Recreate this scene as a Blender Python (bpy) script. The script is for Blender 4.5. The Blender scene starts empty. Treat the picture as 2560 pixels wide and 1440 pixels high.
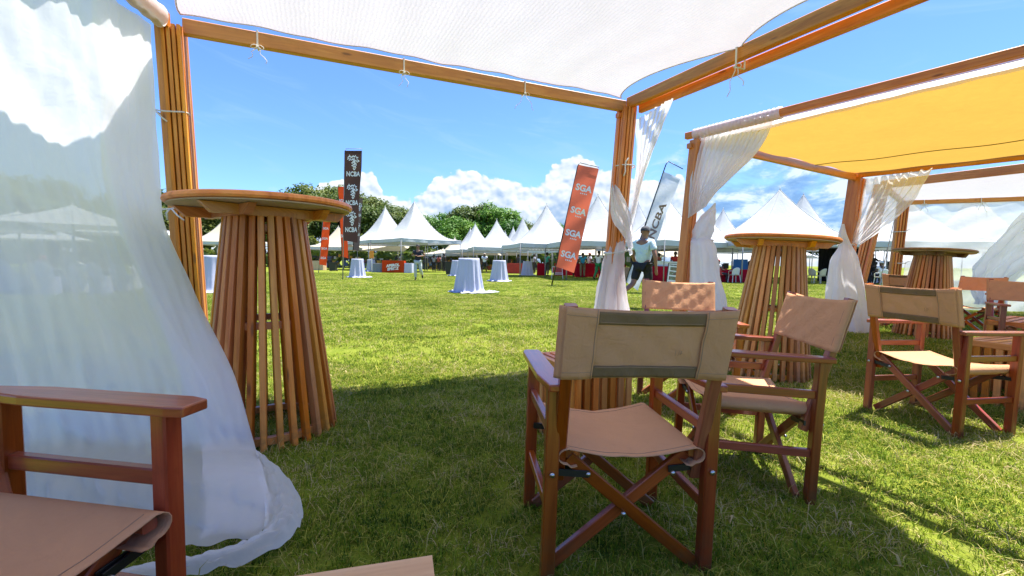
import bpy, bmesh, math, random
from math import sin, cos, pi, radians, atan2, sqrt, exp
from mathutils import Vector as V, Matrix, Quaternion
random.seed(7)
R = random.Random(11)
SC = bpy.context.scene
COL = SC.collection

# ------------------------------------------------------------------ camera
F = 1100.0 / 2560.0
PITCH, ROLL, CAMH = radians(3.33), radians(0.69), 0.98
fwd = V((0, cos(PITCH), -sin(PITCH)))
r0 = V((1, 0, 0)); u0 = V((0, sin(PITCH), cos(PITCH)))
rt = r0 * cos(ROLL) + u0 * sin(ROLL)
up = -r0 * sin(ROLL) + u0 * cos(ROLL)
cd = bpy.data.cameras.new('camera')
cd.sensor_width = 36; cd.lens = 36 * F; cd.clip_start = 0.05; cd.clip_end = 3000
cam = bpy.data.objects.new('camera', cd); COL.objects.link(cam)
M3 = Matrix((rt, up, -fwd)).transposed()
cam.matrix_world = Matrix.Translation((0, 0, CAMH)) @ M3.to_4x4()
SC.camera = cam

# ------------------------------------------------------------------ light
SUNV = V((0.72, 0.42, 2.5)).normalized()
ELEV = math.asin(SUNV.z); AZ = atan2(SUNV.x, SUNV.y)
sd = bpy.data.lights.new('sun', 'SUN'); sd.energy = 5.0; sd.angle = radians(0.53); sd.color = (1.0, 0.955, 0.88)
so = bpy.data.objects.new('sun', sd); COL.objects.link(so)
so.rotation_euler = SUNV.to_track_quat('Z', 'Y').to_euler()
SC.view_settings.view_transform = 'Standard'; SC.view_settings.look = 'None'
SC.view_settings.exposure = 1.5; SC.view_settings.gamma = 1.0
SC.view_settings.use_curve_mapping = False
SC.cycles.max_bounces = 8; SC.cycles.transparent_max_bounces = 24
SC.cycles.caustics_reflective = False; SC.cycles.caustics_refractive = False
try:
    SC.cycles.use_denoising = True
except Exception: pass

def at(px, py, D):
    """world point seen at photo pixel (px,py) whose distance along +Y is D"""
    d = rt * ((px - 1280) / 1100) + up * ((720 - py) / 1100) + fwd
    return V((0, 0, CAMH)) + d * (D / d.y)
def atz(px, py, z):
    d = rt * ((px - 1280) / 1100) + up * ((720 - py) / 1100) + fwd
    return V((0, 0, CAMH)) + d * ((z - CAMH) / d.z)
def gnd(px, py): return atz(px, py, 0.0)

# ------------------------------------------------------------------ world: sky + clouds
class NT:
    def __init__(s, tree, dim='3D'): s.dim = dim; s.t = tree; s.n = tree.nodes; s.l = tree.links
    def node(s, typ, **k):
        n = s.n.new(typ)
        for a, b in k.items(): setattr(n, a, b)
        return n
    def put(s, sock, v):
        if hasattr(v, 'is_output') or isinstance(v, bpy.types.NodeSocket): s.l.new(v, sock)
        elif v is not None: sock.default_value = v
    def math(s, op, a, b=None, c=None, clamp=False):
        n = s.node('ShaderNodeMath', operation=op); n.use_clamp = clamp
        s.put(n.inputs[0], a)
        if b is not None: s.put(n.inputs[1], b)
        if c is not None: s.put(n.inputs[2], c)
        return n.outputs[0]
    def comb(s, x, y, z):
        n = s.node('ShaderNodeCombineXYZ')
        for i, v in enumerate((x, y, z)): s.put(n.inputs[i], v)
        return n.outputs[0]
    def sep(s, v):
        n = s.node('ShaderNodeSeparateXYZ'); s.put(n.inputs[0], v); return n.outputs
    def noise(s, vec, scale, detail=4, rough=0.5, dist=0.0):
        n = s.node('ShaderNodeTexNoise', noise_dimensions=s.dim); s.put(n.inputs['Vector'], vec)
        n.inputs['Scale'].default_value = scale; n.inputs['Detail'].default_value = detail
        n.inputs['Roughness'].default_value = rough; n.inputs['Distortion'].default_value = dist
        return n.outputs[0]
    def voro(s, vec, scale, feat='SMOOTH_F1'):
        n = s.node('ShaderNodeTexVoronoi', feature=feat, voronoi_dimensions=s.dim); s.put(n.inputs['Vector'], vec)
        n.inputs['Scale'].default_value = scale
        return n.outputs['Distance']
    def ramp(s, f, pts, interp='LINEAR'):
        n = s.node('ShaderNodeValToRGB'); n.color_ramp.interpolation = interp
        e = n.color_ramp.elements
        while len(e) < len(pts): e.new(0.5)
        for i, (p, c) in enumerate(pts):
            e[i].position = p
            e[i].color = (c, c, c, 1) if isinstance(c, (int, float)) else (*c, 1)
        s.put(n.inputs[0], f); return n.outputs[0]
    def mix(s, f, a, b, blend='MIX'):
        n = s.node('ShaderNodeMix', data_type='RGBA', blend_type=blend)
        s.put(n.inputs[0], f)
        for i, v in ((6, a), (7, b)):
            if isinstance(v, tuple): n.inputs[i].default_value = (*v[:3], 1)
            else: s.put(n.inputs[i], v)
        return n.outputs[2]
    def maprange(s, v, a, b, c=0.0, d=1.0, smooth=False):
        n = s.node('ShaderNodeMapRange')
        if smooth: n.interpolation_type = 'SMOOTHSTEP'
        s.put(n.inputs[0], v)
        for i, x in enumerate((a, b, c, d)): n.inputs[i + 1].default_value = x
        return n.outputs[0]
    def bump(s, h, strength, dist=0.01):
        n = s.node('ShaderNodeBump'); s.put(n.inputs['Height'], h)
        n.inputs['Strength'].default_value = strength; n.inputs['Distance'].default_value = dist
        return n.outputs[0]

W = bpy.data.worlds.new('World'); SC.world = W; W.use_nodes = True
W.cycles.sampling_method = 'MANUAL'; W.cycles.sample_map_resolution = 256
w = NT(W.node_tree, '2D'); w.n.clear()
SKYS = 0.10
sky = w.node('ShaderNodeTexSky', sky_type='NISHITA'); sky.sun_disc = False
sky.sun_elevation = ELEV; sky.sun_rotation = AZ
sky.air_density = 1.0; sky.dust_density = 0.35; sky.ozone_density = 2.6; sky.altitude = 0
tc = w.node('ShaderNodeTexCoord'); gv = tc.outputs['Generated']
sx, sy, sz = w.sep(gv)
az = w.math('ARCTAN2', sx, sy)                 # radians, 0 = +Y, + to the right
el = w.math('ARCSINE', sz)
def pxaz(px, py):
    d = (rt * ((px - 1280) / 1100) + up * ((720 - py) / 1100) + fwd).normalized()
    return atan2(d.x, d.y), math.asin(d.z)
pv = w.comb(w.math('MULTIPLY', az, 1.0), w.math('MULTIPLY', el, 1.25), 0.0)
def curve(points):
    n = w.node('ShaderNodeFloatCurve')
    c = n.mapping.curves[0]
    n.mapping.use_clip = False
    pts = sorted(points)
    c.points[0].location = pts[0]; c.points[1].location = pts[-1]
    for p in pts[1:-1]: c.points.new(*p)
    n.mapping.update()
    w.put(n.inputs['Value'], w.math('MULTIPLY_ADD', az, 1 / 3.0, 0.5))
    return n.outputs[0]
def prof(pts):
    out = []
    for px, py in pts:
        a, e = pxaz(px, py); out.append((a / 3.0 + 0.5, e))
    return out
hi = [(0.0, 0.01), (0.12, 0.02)] + prof([(300, 600), (700, 560), (770, 500), (800, 462), (850, 462), (880, 446), (930, 446), (950, 480), (985, 508), (1050, 505), (1085, 460), (1130, 432), (1170, 428), (1215, 448),
    (1260, 448), (1310, 470), (1365, 455), (1385, 412), (1430, 400), (1480, 410), (1510, 430), (1570, 445), (1650, 452), (1700, 452), (1760, 540), (1820, 590), (2100, 600), (2400, 610)]) + [(0.9, 0.03), (1.0, 0.01)]
prof1 = curve(hi)
b1 = w.math('SUBTRACT', 0.5, w.voro(pv, 16)); b2 = w.math('SUBTRACT', 0.5, w.voro(pv, 38)); b3 = w.math('SUBTRACT', 0.5, w.voro(pv, 85))
fb = w.math('SUBTRACT', w.noise(pv, 14, 8, 0.6), 0.5)
def bsum(a, b, c, f, ka=0.030, kb=0.018, kc=0.010, kf=0.030):
    s_ = w.math('MULTIPLY', a, ka); s_ = w.math('MULTIPLY_ADD', b, kb, s_); s_ = w.math('MULTIPLY_ADD', c, kc, s_)
    return w.math('MULTIPLY_ADD', f, kf, s_)
dens = w.math('SUBTRACT', w.math('ADD', prof1, bsum(b1, b2, b3, fb)), el)
cum = w.maprange(dens, -0.001, 0.006, 0, 1, True)
pv2 = w.node('ShaderNodeVectorMath', operation='ADD'); w.put(pv2.inputs[0], pv); pv2.inputs[1].default_value = (0.004, 0.010, 0)
pv2 = pv2.outputs[0]
relief = w.math('SUBTRACT', bsum(w.math('SUBTRACT', 0.5, w.voro(pv, 16)), b2, b3, fb),
                bsum(w.math('SUBTRACT', 0.5, w.voro(pv2, 16)), w.math('SUBTRACT', 0.5, w.voro(pv2, 38)), w.math('SUBTRACT', 0.5, w.voro(pv2, 85)), w.math('SUBTRACT', w.noise(pv2, 14, 8, 0.6), 0.5)))
lit = w.math('MULTIPLY_ADD', relief, 26.0, 0.80)
depthf = w.maprange(w.math('MULTIPLY_ADD', fb, 0.12, dens), 0.03, 0.13, 0, 1, True)
lit = w.math('SUBTRACT', lit, w.math('MULTIPLY', depthf, 0.42), clamp=False)
lit = w.math('MINIMUM', w.math('MAXIMUM', lit, 0.0), 1.0)
ccol = w.ramp(lit, [(0.0, (0.10, 0.165, 0.28)), (0.35, (0.165, 0.23, 0.33)), (0.7, (0.29, 0.33, 0.38)), (1.0, (0.40, 0.42, 0.435))])
# soft stratocumulus to the right and low on the horizon
lo = [(0.0, 0.02), (0.2, 0.03)] + prof([(600, 560), (1000, 520), (1300, 500), (1500, 470), (1720, 430), (1850, 380), (2000, 370), (2200, 390), (2500, 380)]) + [(0.93, 0.18), (1.0, 0.1)]
prof2 = curve(lo)
pv3 = w.comb(w.math('MULTIPLY', az, 1.0), w.math('MULTIPLY', el, 2.2), 3.3)
f2 = w.noise(pv3, 7, 9, 0.62, 0.3)
f2b = w.noise(pv3, 15, 7, 0.6, 0.2)
d2 = w.math('ADD', w.math('SUBTRACT', prof2, el), w.math('MULTIPLY', w.math('SUBTRACT', f2, 0.5), 0.30))
strat = w.math('MULTIPLY', w.maprange(d2, -0.03, 0.08, 0, 1, True), 0.9)
scol = w.ramp(w.math('MULTIPLY_ADD', w.math('SUBTRACT', f2b, 0.5), 1.6, w.math('MULTIPLY', f2, 1.0)), [(0.28, (0.085, 0.16, 0.28)), (0.5, (0.13, 0.215, 0.34)), (0.74, (0.33, 0.38, 0.42))])
# thin cirrus streaks
pv4 = w.comb(w.math('MULTIPLY', az, 1.3), w.math('MULTIPLY_ADD', az, 1.4, w.math('MULTIPLY', el, 7.0)), 9.1)
cir = w.maprange(w.noise(pv4, 3.2, 7, 0.6, 0.5), 0.50, 0.85, 0, 0.30, True)
skyc = w.mix(1.0, sky.outputs[0], (SKYS * 0.50, SKYS * 0.68, SKYS * 1.02), 'MULTIPLY')
c = w.mix(cir, skyc, (0.20, 0.30, 0.42))
c = w.mix(strat, c, scol)
c = w.mix(cum, c, ccol)
below = w.maprange(el, -0.02, 0.0, 0, 1)
c = w.mix(below, (0.10, 0.14, 0.05), c)
bg = w.node('ShaderNodeBackground'); w.put(bg.inputs[0], c); bg.inputs[1].default_value = 1.0
wo = w.node('ShaderNodeOutputWorld'); w.l.new(bg.outputs[0], wo.inputs[0])

# ------------------------------------------------------------------ materials
def mat(name):
    m = bpy.data.materials.new(name); m.use_nodes = True
    t = NT(m.node_tree); t.n.clear()
    t.out = t.node('ShaderNodeOutputMaterial'); return m, t
def pbsdf(t, base, rough=0.5, normal=None, spec=None, coat=None):
    b = t.node('ShaderNodeBsdfPrincipled')
    if isinstance(base, tuple): b.inputs['Base Color'].default_value = (*base, 1)
    else: t.put(b.inputs['Base Color'], base)
    t.put(b.inputs['Roughness'], rough)
    if normal is not None: t.l.new(normal, b.inputs['Normal'])
    if spec is not None: b.inputs['Specular IOR Level'].default_value = spec
    if coat is not None: b.inputs['Coat Weight'].default_value = coat; b.inputs['Coat Roughness'].default_value = 0.15
    return b.outputs[0]
def simple(name, col, rough=0.6, var=0.12, scale=12.0, bumpk=0.15, metal=0.0):
    m, t = mat(name)
    co = t.node('ShaderNodeTexCoord').outputs['Object']
    n = t.noise(co, scale, 5, 0.6)
    c = t.mix(n, tuple(x * (1 - var) for x in col), tuple(min(1, x * (1 + var)) for x in col))
    s = pbsdf(t, c, rough, t.bump(n, bumpk, 0.004 if bumpk < .8 else 0.05))
    if metal: s.node.inputs['Metallic'].default_value = metal
    t.l.new(s, t.out.inputs[0]); return m

def wood(name, dark, mid, light, rough=0.5, coat=0.0, gscale=1.0, knots=True):
    m, t = mat(name)
    uv = t.node('ShaderNodeUVMap').outputs[0]
    rnd = t.node('ShaderNodeObjectInfo').outputs['Random']
    u, v, _ = t.sep(uv)
    off = t.math('MULTIPLY', rnd, 37.0)
    p = t.comb(t.math('MULTIPLY_ADD', u, 1.2 * gscale, off), t.math('MULTIPLY', v, 14.0 * gscale), off)
    big = t.noise(p, 1.6, 6, 0.6, 1.2)
    p2 = t.comb(t.math('MULTIPLY', u, 3.0), t.math('MULTIPLY', v, 160.0), off)
    fine = t.noise(p2, 1.0, 4, 0.6, 0.3)
    c = t.ramp(big, [(0.25, dark), (0.5, mid), (0.75, light)])
    c = t.mix(t.math('MULTIPLY', fine, 0.45), c, tuple(x * 0.55 for x in dark), 'MIX')
    if knots:
        p3 = t.comb(t.math('MULTIPLY_ADD', u, 1.6, off), t.math('MULTIPLY', v, 6.0), off)
        k = t.maprange(t.voro(p3, 1.6, 'F1'), 0.05, 0.13, 1, 0, True)
        c = t.mix(t.math('MULTIPLY', k, 0.75), c, tuple(x * 0.28 for x in dark))
    u_, v_, w_ = t.sep(t.node('ShaderNodeTexCoord').outputs['Object'])
    gx, gy, gz = t.sep(t.node('ShaderNodeNewGeometry').outputs['Position'])
    dirt = t.noise(t.node('ShaderNodeTexCoord').outputs['Object'], 18, 5, .7)
    dz = t.math('MULTIPLY', t.maprange(gz, 0.0, .16, .8, 0), t.maprange(dirt, .35, .6, 0, 1))
    c = t.mix(dz, c, (.10, .065, .03))
    c = t.mix(t.maprange(dirt, .60, .78, 0, .35), c, tuple(x * .5 for x in dark))
    hv = t.node('ShaderNodeHueSaturation'); t.l.new(c, hv.inputs['Color'])
    t.put(hv.inputs['Value'], t.math('MULTIPLY_ADD', rnd, 0.5, 0.76))
    t.put(hv.inputs['Hue'], t.math('MULTIPLY_ADD', t.math('FRACT', t.math('MULTIPLY', rnd, 7.3)), 0.022, 0.489))
    t.put(hv.inputs['Saturation'], t.math('MULTIPLY_ADD', t.math('FRACT', t.math('MULTIPLY', rnd, 13.7)), -0.16, 1.06))
    s = pbsdf(t, hv.outputs[0], rough, t.bump(t.math('ADD', big, fine), 0.25, 0.002), coat=coat)
    t.l.new(s, t.out.inputs[0]); return m
PINE = wood('pine', (0.50, 0.145, 0.018), (0.72, 0.255, 0.036), (0.86, 0.39, 0.080), 0.5, 0.12)
PALE = wood('pale_pine', (0.68, 0.32, 0.12), (0.80, 0.42, 0.18), (0.88, 0.52, 0.26), 0.6)
MAHO = wood('mahogany', (0.15, 0.020, 0.005), (0.32, 0.055, 0.011), (0.47, 0.105, 0.020), 0.32, 0.45, knots=False)

def cloth(name, col, opacity=1.0, trans=0.45, weave=900.0, wr=0.5, wrscale=2.2, tonevar=0.06, bumpd=0.02, rib=0.0):
    m, t = mat(name)
    co = t.node('ShaderNodeTexCoord').outputs['Object']
    x, y, z = t.sep(co)
    big = t.noise(co, wrscale, 4, 0.55, 1.2)
    med = t.noise(co, wrscale * 6, 4, 0.6, 0.6)
    h = t.math('MULTIPLY_ADD', med, 0.35, big)
    if rib:
        wv = t.math('SINE', t.math('MULTIPLY_ADD', t.math('ADD', x, t.math('MULTIPLY', y, 0.45)), rib, t.math('MULTIPLY', med, 9.0)))
        wv2 = t.math('SINE', t.math('MULTIPLY_ADD', t.math('SUBTRACT', y, t.math('MULTIPLY', x, 0.45)), rib * 0.7, t.math('MULTIPLY', med, 11.0)))
        h = t.math('MULTIPLY_ADD', t.math('ADD', wv, wv2), 0.16, h)
    c = t.mix(t.math('MULTIPLY_ADD', med, 0.6, t.math('MULTIPLY', big, 0.4)), tuple(q * (1 - tonevar) for q in col), tuple(min(0.95, q * (1 + tonevar)) for q in col))  # noise drifts the cloth's own base colour slightly darker and paler
    nrm = t.bump(h, wr, bumpd)
    d = t.node('ShaderNodeBsdfDiffuse'); t.put(d.inputs[0], c); t.l.new(nrm, d.inputs['Normal'])
    tr = t.node('ShaderNodeBsdfTranslucent'); t.put(tr.inputs[0], c); t.l.new(nrm, tr.inputs['Normal'])
    mx = t.node('ShaderNodeMixShader'); mx.inputs[0].default_value = trans
    t.l.new(d.outputs[0], mx.inputs[1]); t.l.new(tr.outputs[0], mx.inputs[2])
    o = mx.outputs[0]
    if opacity < 1:
        tp = t.node('ShaderNodeBsdfTransparent')
        m2 = t.node('ShaderNodeMixShader')
        fr = t.node('ShaderNodeLayerWeight'); fr.inputs[0].default_value = 0.3
        op = t.math('MULTIPLY_ADD', fr.outputs['Facing'], (1 - opacity) * 0.9, opacity, clamp=True)
        t.put(m2.inputs[0], op); t.l.new(tp.outputs[0], m2.inputs[1]); t.l.new(o, m2.inputs[2]); o = m2.outputs[0]
    t.l.new(o, t.out.inputs[0]); return m
CANOPY = cloth('white_canopy', (0.72, 0.705, 0.80), 1.0, 0.235, rib=210.0, wr=0.5, bumpd=0.01)
YELLOW = cloth('yellow_canopy', (0.64, 0.37, 0.07), 1.0, 0.34, wr=0.5, tonevar=0.13, wrscale=2.2)
SHEER = cloth('sheer_voile', (0.94, 0.925, 0.985), 0.88, 0.66, wr=0.30, bumpd=0.03)
SHEER2 = cloth('sheer_voile_thin', (0.90, 0.91, 0.96), 0.58, 0.5, wr=0.3, bumpd=0.03)
VOILE = cloth('white_voile', (0.89, 0.89, 0.95), 0.93, 0.6, wr=0.35, bumpd=0.02, wrscale=3.5)
COVER = cloth('table_cover_white', (0.60, 0.62, 0.76), 1.0, 0.3, wr=0.4, wrscale=3)
RIBBON = cloth('ribbon_white', (0.80, 0.80, 0.80), 1.0, 0.3, wr=0.2)
TENTW = cloth('tent_white', (0.52, 0.54, 0.545), 1.0, 0.22, wr=0.35, wrscale=0.9, bumpd=0.12)
TENTC = cloth('tent_cream', (0.55, 0.49, 0.37), 1.0, 0.22, wr=0.35, wrscale=0.9, bumpd=0.12)
VALAN = cloth('tent_valance', (0.54, 0.58, 0.61), 1.0, 0.2, wr=0.3, wrscale=3)
REDCL = cloth('red_cloth', (0.42, 0.012, 0.03), 1.0, 0.15, wr=0.4, wrscale=3)
ORANGE = cloth('orange_print', (0.72, 0.085, 0.022), 1.0, 0.35, wr=0.35, wrscale=2)
SALMON = cloth('salmon_print', (0.72, 0.16, 0.09), 1.0, 0.4, wr=0.35, wrscale=2)
BROWNF = cloth('brown_print', (0.085, 0.048, 0.040), 1.0, 0.3, wr=0.35, wrscale=2)
WHITEF = cloth('white_flag', (0.58, 0.62, 0.70), 0.9, 0.45, wr=0.6, wrscale=2.5)
BLACKC = cloth('black_cloth', (0.012, 0.012, 0.013), 1.0, 0.05)
BLUEC = cloth('blue_print', (0.05, 0.16, 0.42), 1.0, 0.1)
INKW = simple('white_ink', (0.78, 0.76, 0.76), 0.6, 0.03)
INKB = simple('brown_ink', (0.24, 0.15, 0.125), 0.6, 0.05)

def canvas(name, col, stain=0.12):
    m, t = mat(name)
    co = t.node('ShaderNodeTexCoord').outputs['Object']
    x, y, z = t.sep(co)
    big = t.noise(co, 6, 5, 0.6, 0.8); med = t.noise(co, 38, 4, 0.6)
    wv = t.math('MULTIPLY', t.math('SINE', t.math('MULTIPLY', x, 2600)), t.math('SINE', t.math('MULTIPLY', t.math('ADD', z, y), 2600)))
    rnd = t.node('ShaderNodeObjectInfo').outputs['Random']
    c = t.mix(t.math('ADD', t.math('MULTIPLY', big, .7), t.math('MULTIPLY', rnd, .4)), tuple(q * (1 - stain * 1.3) for q in col), tuple(min(.95, q * (1 + stain * 1.3)) for q in col))
    blot = t.noise(co, 3.1, 6, .7, 1.5)
    c = t.mix(t.maprange(blot, .56, .75, 0, .20), c, tuple(q * .55 for q in col))
    crease = t.math('ABSOLUTE', t.math('SUBTRACT', t.noise(co, 7, 3, .5, 2.5), .5))
    cr = t.maprange(crease, 0, .12, -.14, 0, True)
    c = t.mix(t.maprange(med, 0.62, 0.8, 0, 0.22), c, tuple(q * 0.7 for q in col))
    h = t.math('ADD', cr, t.math('MULTIPLY_ADD', med, 0.35, t.math('MULTIPLY_ADD', wv, 0.05, big)))
    d = pbsdf(t, c, 0.9, t.bump(h, 0.5, 0.014), spec=0.1)
    tr = t.node('ShaderNodeBsdfTranslucent'); t.put(tr.inputs[0], c)
    mx = t.node('ShaderNodeMixShader'); mx.inputs[0].default_value = 0.08
    t.l.new(d, mx.inputs[1]); t.l.new(tr.outputs[0], mx.inputs[2])
    t.l.new(mx.outputs[0], t.out.inputs[0]); return m
TAN = canvas('tan_canvas', (0.62, 0.325, 0.175))
OLIVE = canvas('olive_webbing', (0.21, 0.135, 0.075))
STITCH = simple('stitching', (0.34, 0.21, 0.13), 0.9)
STEEL = simple('steel', (0.55, 0.55, 0.56), 0.3, 0.05, metal=1.0)
BLACKM = simple('black_metal', (0.012, 0.012, 0.013), 0.4)
POLE = simple('grey_pole', (0.23, 0.23, 0.24), 0.5)
PLASTIC = simple('white_plastic', (0.72, 0.71, 0.68), 0.4, 0.04)
CREAMP = simple('cream_plastic', (0.55, 0.50, 0.38), 0.4, 0.04)
BIN = simple('black_plastic', (0.014, 0.016, 0.018), 0.45)
PLYW = simple('plywood', (0.50, 0.36, 0.22), 0.7, 0.2, 5.0)
SCREW = simple('screw_dark', (0.03, 0.02, 0.015), 0.6)
TUB = simple('plastic_tub', (0.60, 0.63, 0.65), 0.35, 0.04)
DARK = simple('dark_goods', (0.03, 0.028, 0.03), 0.7)
SKIN = simple('skin_brown', (0.075, 0.035, 0.020), 0.5)
SKINL = simple('skin_light_brown', (0.26, 0.13, 0.075), 0.5)
HAIR = simple('hair_black', (0.008, 0.007, 0.007), 0.7)
_cc = {}
def colr(c):
    if c not in _cc: _cc[c] = simple('fabric_%d' % len(_cc), c, 0.85, 0.16, 9, 0.9)
    return _cc[c]

# ------------------------------------------------------------------ object helpers
def tag(o, label=None, cat=None, group=None, kind=None):
    if label: o['label'] = label
    if cat: o['category'] = cat
    if group: o['group'] = group
    if kind: o['kind'] = kind
    return o
def empty(name, loc=(0, 0, 0), rot=(0, 0, 0)):
    o = bpy.data.objects.new(name, None); COL.objects.link(o)
    o.location = loc; o.rotation_euler = rot; o.empty_display_size = 0.1; return o
def thing(name, label, cat, loc=(0, 0, 0), rot=(0, 0, 0), group=None):
    return tag(empty(name, loc, rot), label, cat, group)
def kids(o):
    return _kids.get(o.name, [])
_kids = {}
def adopt(o, p):
    if p is not None:
        o.parent = p; _kids.setdefault(p.name, []).append(o)
def copy_tree(o, parent=None):
    c = o.copy(); COL.objects.link(c)
    if parent is not None: c.parent = parent; _kids.setdefault(parent.name, []).append(c)
    for ch in kids(o): copy_tree(ch, c)
    return c

class MB:
    def __init__(s): s.v = []; s.f = []; s.uv = []; s.mi = []; s.sm = []
    def add(s, vs, fs, uvs=None, mi=0, smooth=False):
        b = len(s.v); s.v += [tuple(p) for p in vs]
        for k, f in enumerate(fs):
            s.f.append(tuple(b + i for i in f)); s.mi.append(mi); s.sm.append(smooth)
            s.uv.append(uvs[k] if uvs else [(vs[i][0] + vs[i][2], vs[i][1]) for i in f])
    def beam(s, p0, p1, wd, ht, upv=None, ch=0.004, mi=0, taper=1.0):
        p0 = V(p0); p1 = V(p1); d = (p1 - p0); L = d.length; d /= L
        if upv is None: upv = V((0, 0, 1)) if abs(d.z) < 0.9 else V((0, 1, 0))
        a = d.cross(V(upv)).normalized(); b = a.cross(d).normalized()
        x, y = wd / 2, ht / 2; ch = min(ch, x * .6, y * .6)
        prof = [(-x + ch, -y), (x - ch, -y), (x, -y + ch), (x, y - ch), (x - ch, y), (-x + ch, y), (-x, y - ch), (-x, -y + ch)]
        vs = []
        for k, p in enumerate((p0, p1)):
            tt = 1 if k == 0 else taper
            for (q, r_) in prof: vs.append(p + a * q * tt + b * r_ * tt)
        fs = []; uvs = []; off = R.random() * 5; cum = 0
        for i in range(8):
            j = (i + 1) % 8
            e = sqrt((prof[i][0] - prof[j][0]) ** 2 + (prof[i][1] - prof[j][1]) ** 2)
            fs.append((i, j, 8 + j, 8 + i)); uvs.append([(off, off + cum), (off, off + cum + e), (off + L, off + cum + e), (off + L, off + cum)])
            cum += e
        fs.append(tuple(reversed(range(8)))); uvs.append([(off + prof[i][1] * .3, off + prof[i][0]) for i in reversed(range(8))])
        fs.append(tuple(range(8, 16))); uvs.append([(off + prof[i][1] * .3, off + prof[i][0]) for i in range(8)])
        s.add(vs, fs, uvs, mi)
    def box(s, c, sz, mi=0, rotz=0.0):
        c = V(c); hx = sz[0] / 2; q = Matrix.Rotation(rotz, 3, 'Z')
        s.beam(c - q @ V((hx, 0, 0)), c + q @ V((hx, 0, 0)), sz[1], sz[2], mi=mi, ch=min(0.003, min(sz) * .2))
    def tube(s, pts, r, n=8, mi=0, cap=True):
        pts = [V(p) for p in pts]; rs = r if isinstance(r, (list, tuple)) else [r] * len(pts)
        vs = []; prev = None
        for i, p in enumerate(pts):
            t = (pts[min(i + 1, len(pts) - 1)] - pts[max(i - 1, 0)]).normalized()
            if prev is None:
                a = t.orthogonal().normalized()
            else:
                a = (prev - t * prev.dot(t)).normalized()
            prev = a; b = t.cross(a)
            for k in range(n):
                an = 2 * pi * k / n; vs.append(p + (a * cos(an) + b * sin(an)) * rs[i])
        fs = [(i * n + k, i * n + (k + 1) % n, (i + 1) * n + (k + 1) % n, (i + 1) * n + k) for i in range(len(pts) - 1) for k in range(n)]
        if cap: fs.append(tuple(reversed(range(n)))); fs.append(tuple(range((len(pts) - 1) * n, len(pts) * n)))
        s.add(vs, fs, None, mi, True)
    def lathe(s, prof, n=32, c=(0, 0, 0), mi=0, smooth=True, caps=True):
        vs = []
        for r, z in prof:
            for k in range(n):
                a = 2 * pi * k / n; vs.append((c[0] + r * cos(a), c[1] + r * sin(a), c[2] + z))
        fs = [(i * n + k, i * n + (k + 1) % n, (i + 1) * n + (k + 1) % n, (i + 1) * n + k) for i in range(len(prof) - 1) for k in range(n)]
        if caps: fs.append(tuple(reversed(range(n)))); fs.append(tuple(range((len(prof) - 1) * n, len(prof) * n)))
        s.add(vs, fs, None, mi, smooth)
    def grid(s, fn, nu, nv, mi=0, smooth=True, closeu=False):
        vs = [fn(i / nu, j / nv) for j in range(nv + 1) for i in range(nu + (0 if closeu else 1))]
        w_ = nu if closeu else nu + 1; fs = []; uvs = []
        for j in range(nv):
            for i in range(nu):
                a, b = i, (i + 1) % w_ if closeu else i + 1
                fs.append((j * w_ + a, j * w_ + b, (j + 1) * w_ + b, (j + 1) * w_ + a))
                uvs.append([(i / nu, j / nv), ((i + 1) / nu, j / nv), ((i + 1) / nu, (j + 1) / nv), (i / nu, (j + 1) / nv)])
        s.add(vs, fs, uvs, mi, smooth)
    def prism(s, poly, z0, z1, mi=0):
        n = len(poly); vs = [(x, y, z0) for x, y in poly] + [(x, y, z1) for x, y in poly]
        fs = [tuple(reversed(range(n))), tuple(range(n, 2 * n))] + [(i, (i + 1) % n, n + (i + 1) % n, n + i) for i in range(n)]
        uvs = [[(vs[i][1], vs[i][0]) for i in f] if k < 2 else [(vs[i][1], vs[i][2] + vs[i][0]) for i in f] for k, f in enumerate(fs)]
        s.add(vs, fs, uvs, mi)
    def mesh(s, name, mats):
        me = bpy.data.meshes.new(name); me.from_pydata(s.v, [], s.f)
        for m in (mats if isinstance(mats, (list, tuple)) else [mats]): me.materials.append(m)
        me.polygons.foreach_set('material_index', s.mi)
        me.polygons.foreach_set('use_smooth', s.sm)
        ul = me.uv_layers.new(name='UVMap')
        flat = [q for f in s.uv for p in f for q in p]
        ul.data.foreach_set('uv', flat); me.update(); return me
    def build(s, name, mats, parent=None, loc=(0, 0, 0), rot=(0, 0, 0)):
        o = bpy.data.objects.new(name, s.mesh(name, mats)); COL.objects.link(o)
        o.location = loc; o.rotation_euler = rot; adopt(o, parent); return o

def place(name, me, parent, loc=(0, 0, 0), rot=(0, 0, 0)):
    o = bpy.data.objects.new(name, me); COL.objects.link(o); o.location = loc; o.rotation_euler = rot
    adopt(o, parent); return o
def hashn(x, y=0.0, z=0.0):
    return (sin(x * 1.7 + y * 2.3 + z * .9) + sin(x * 3.1 - y * 1.9 + 1.3) * .6 + sin(x * 5.3 + y * 4.7 + z * 2 + .7) * .35) / 1.95

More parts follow.
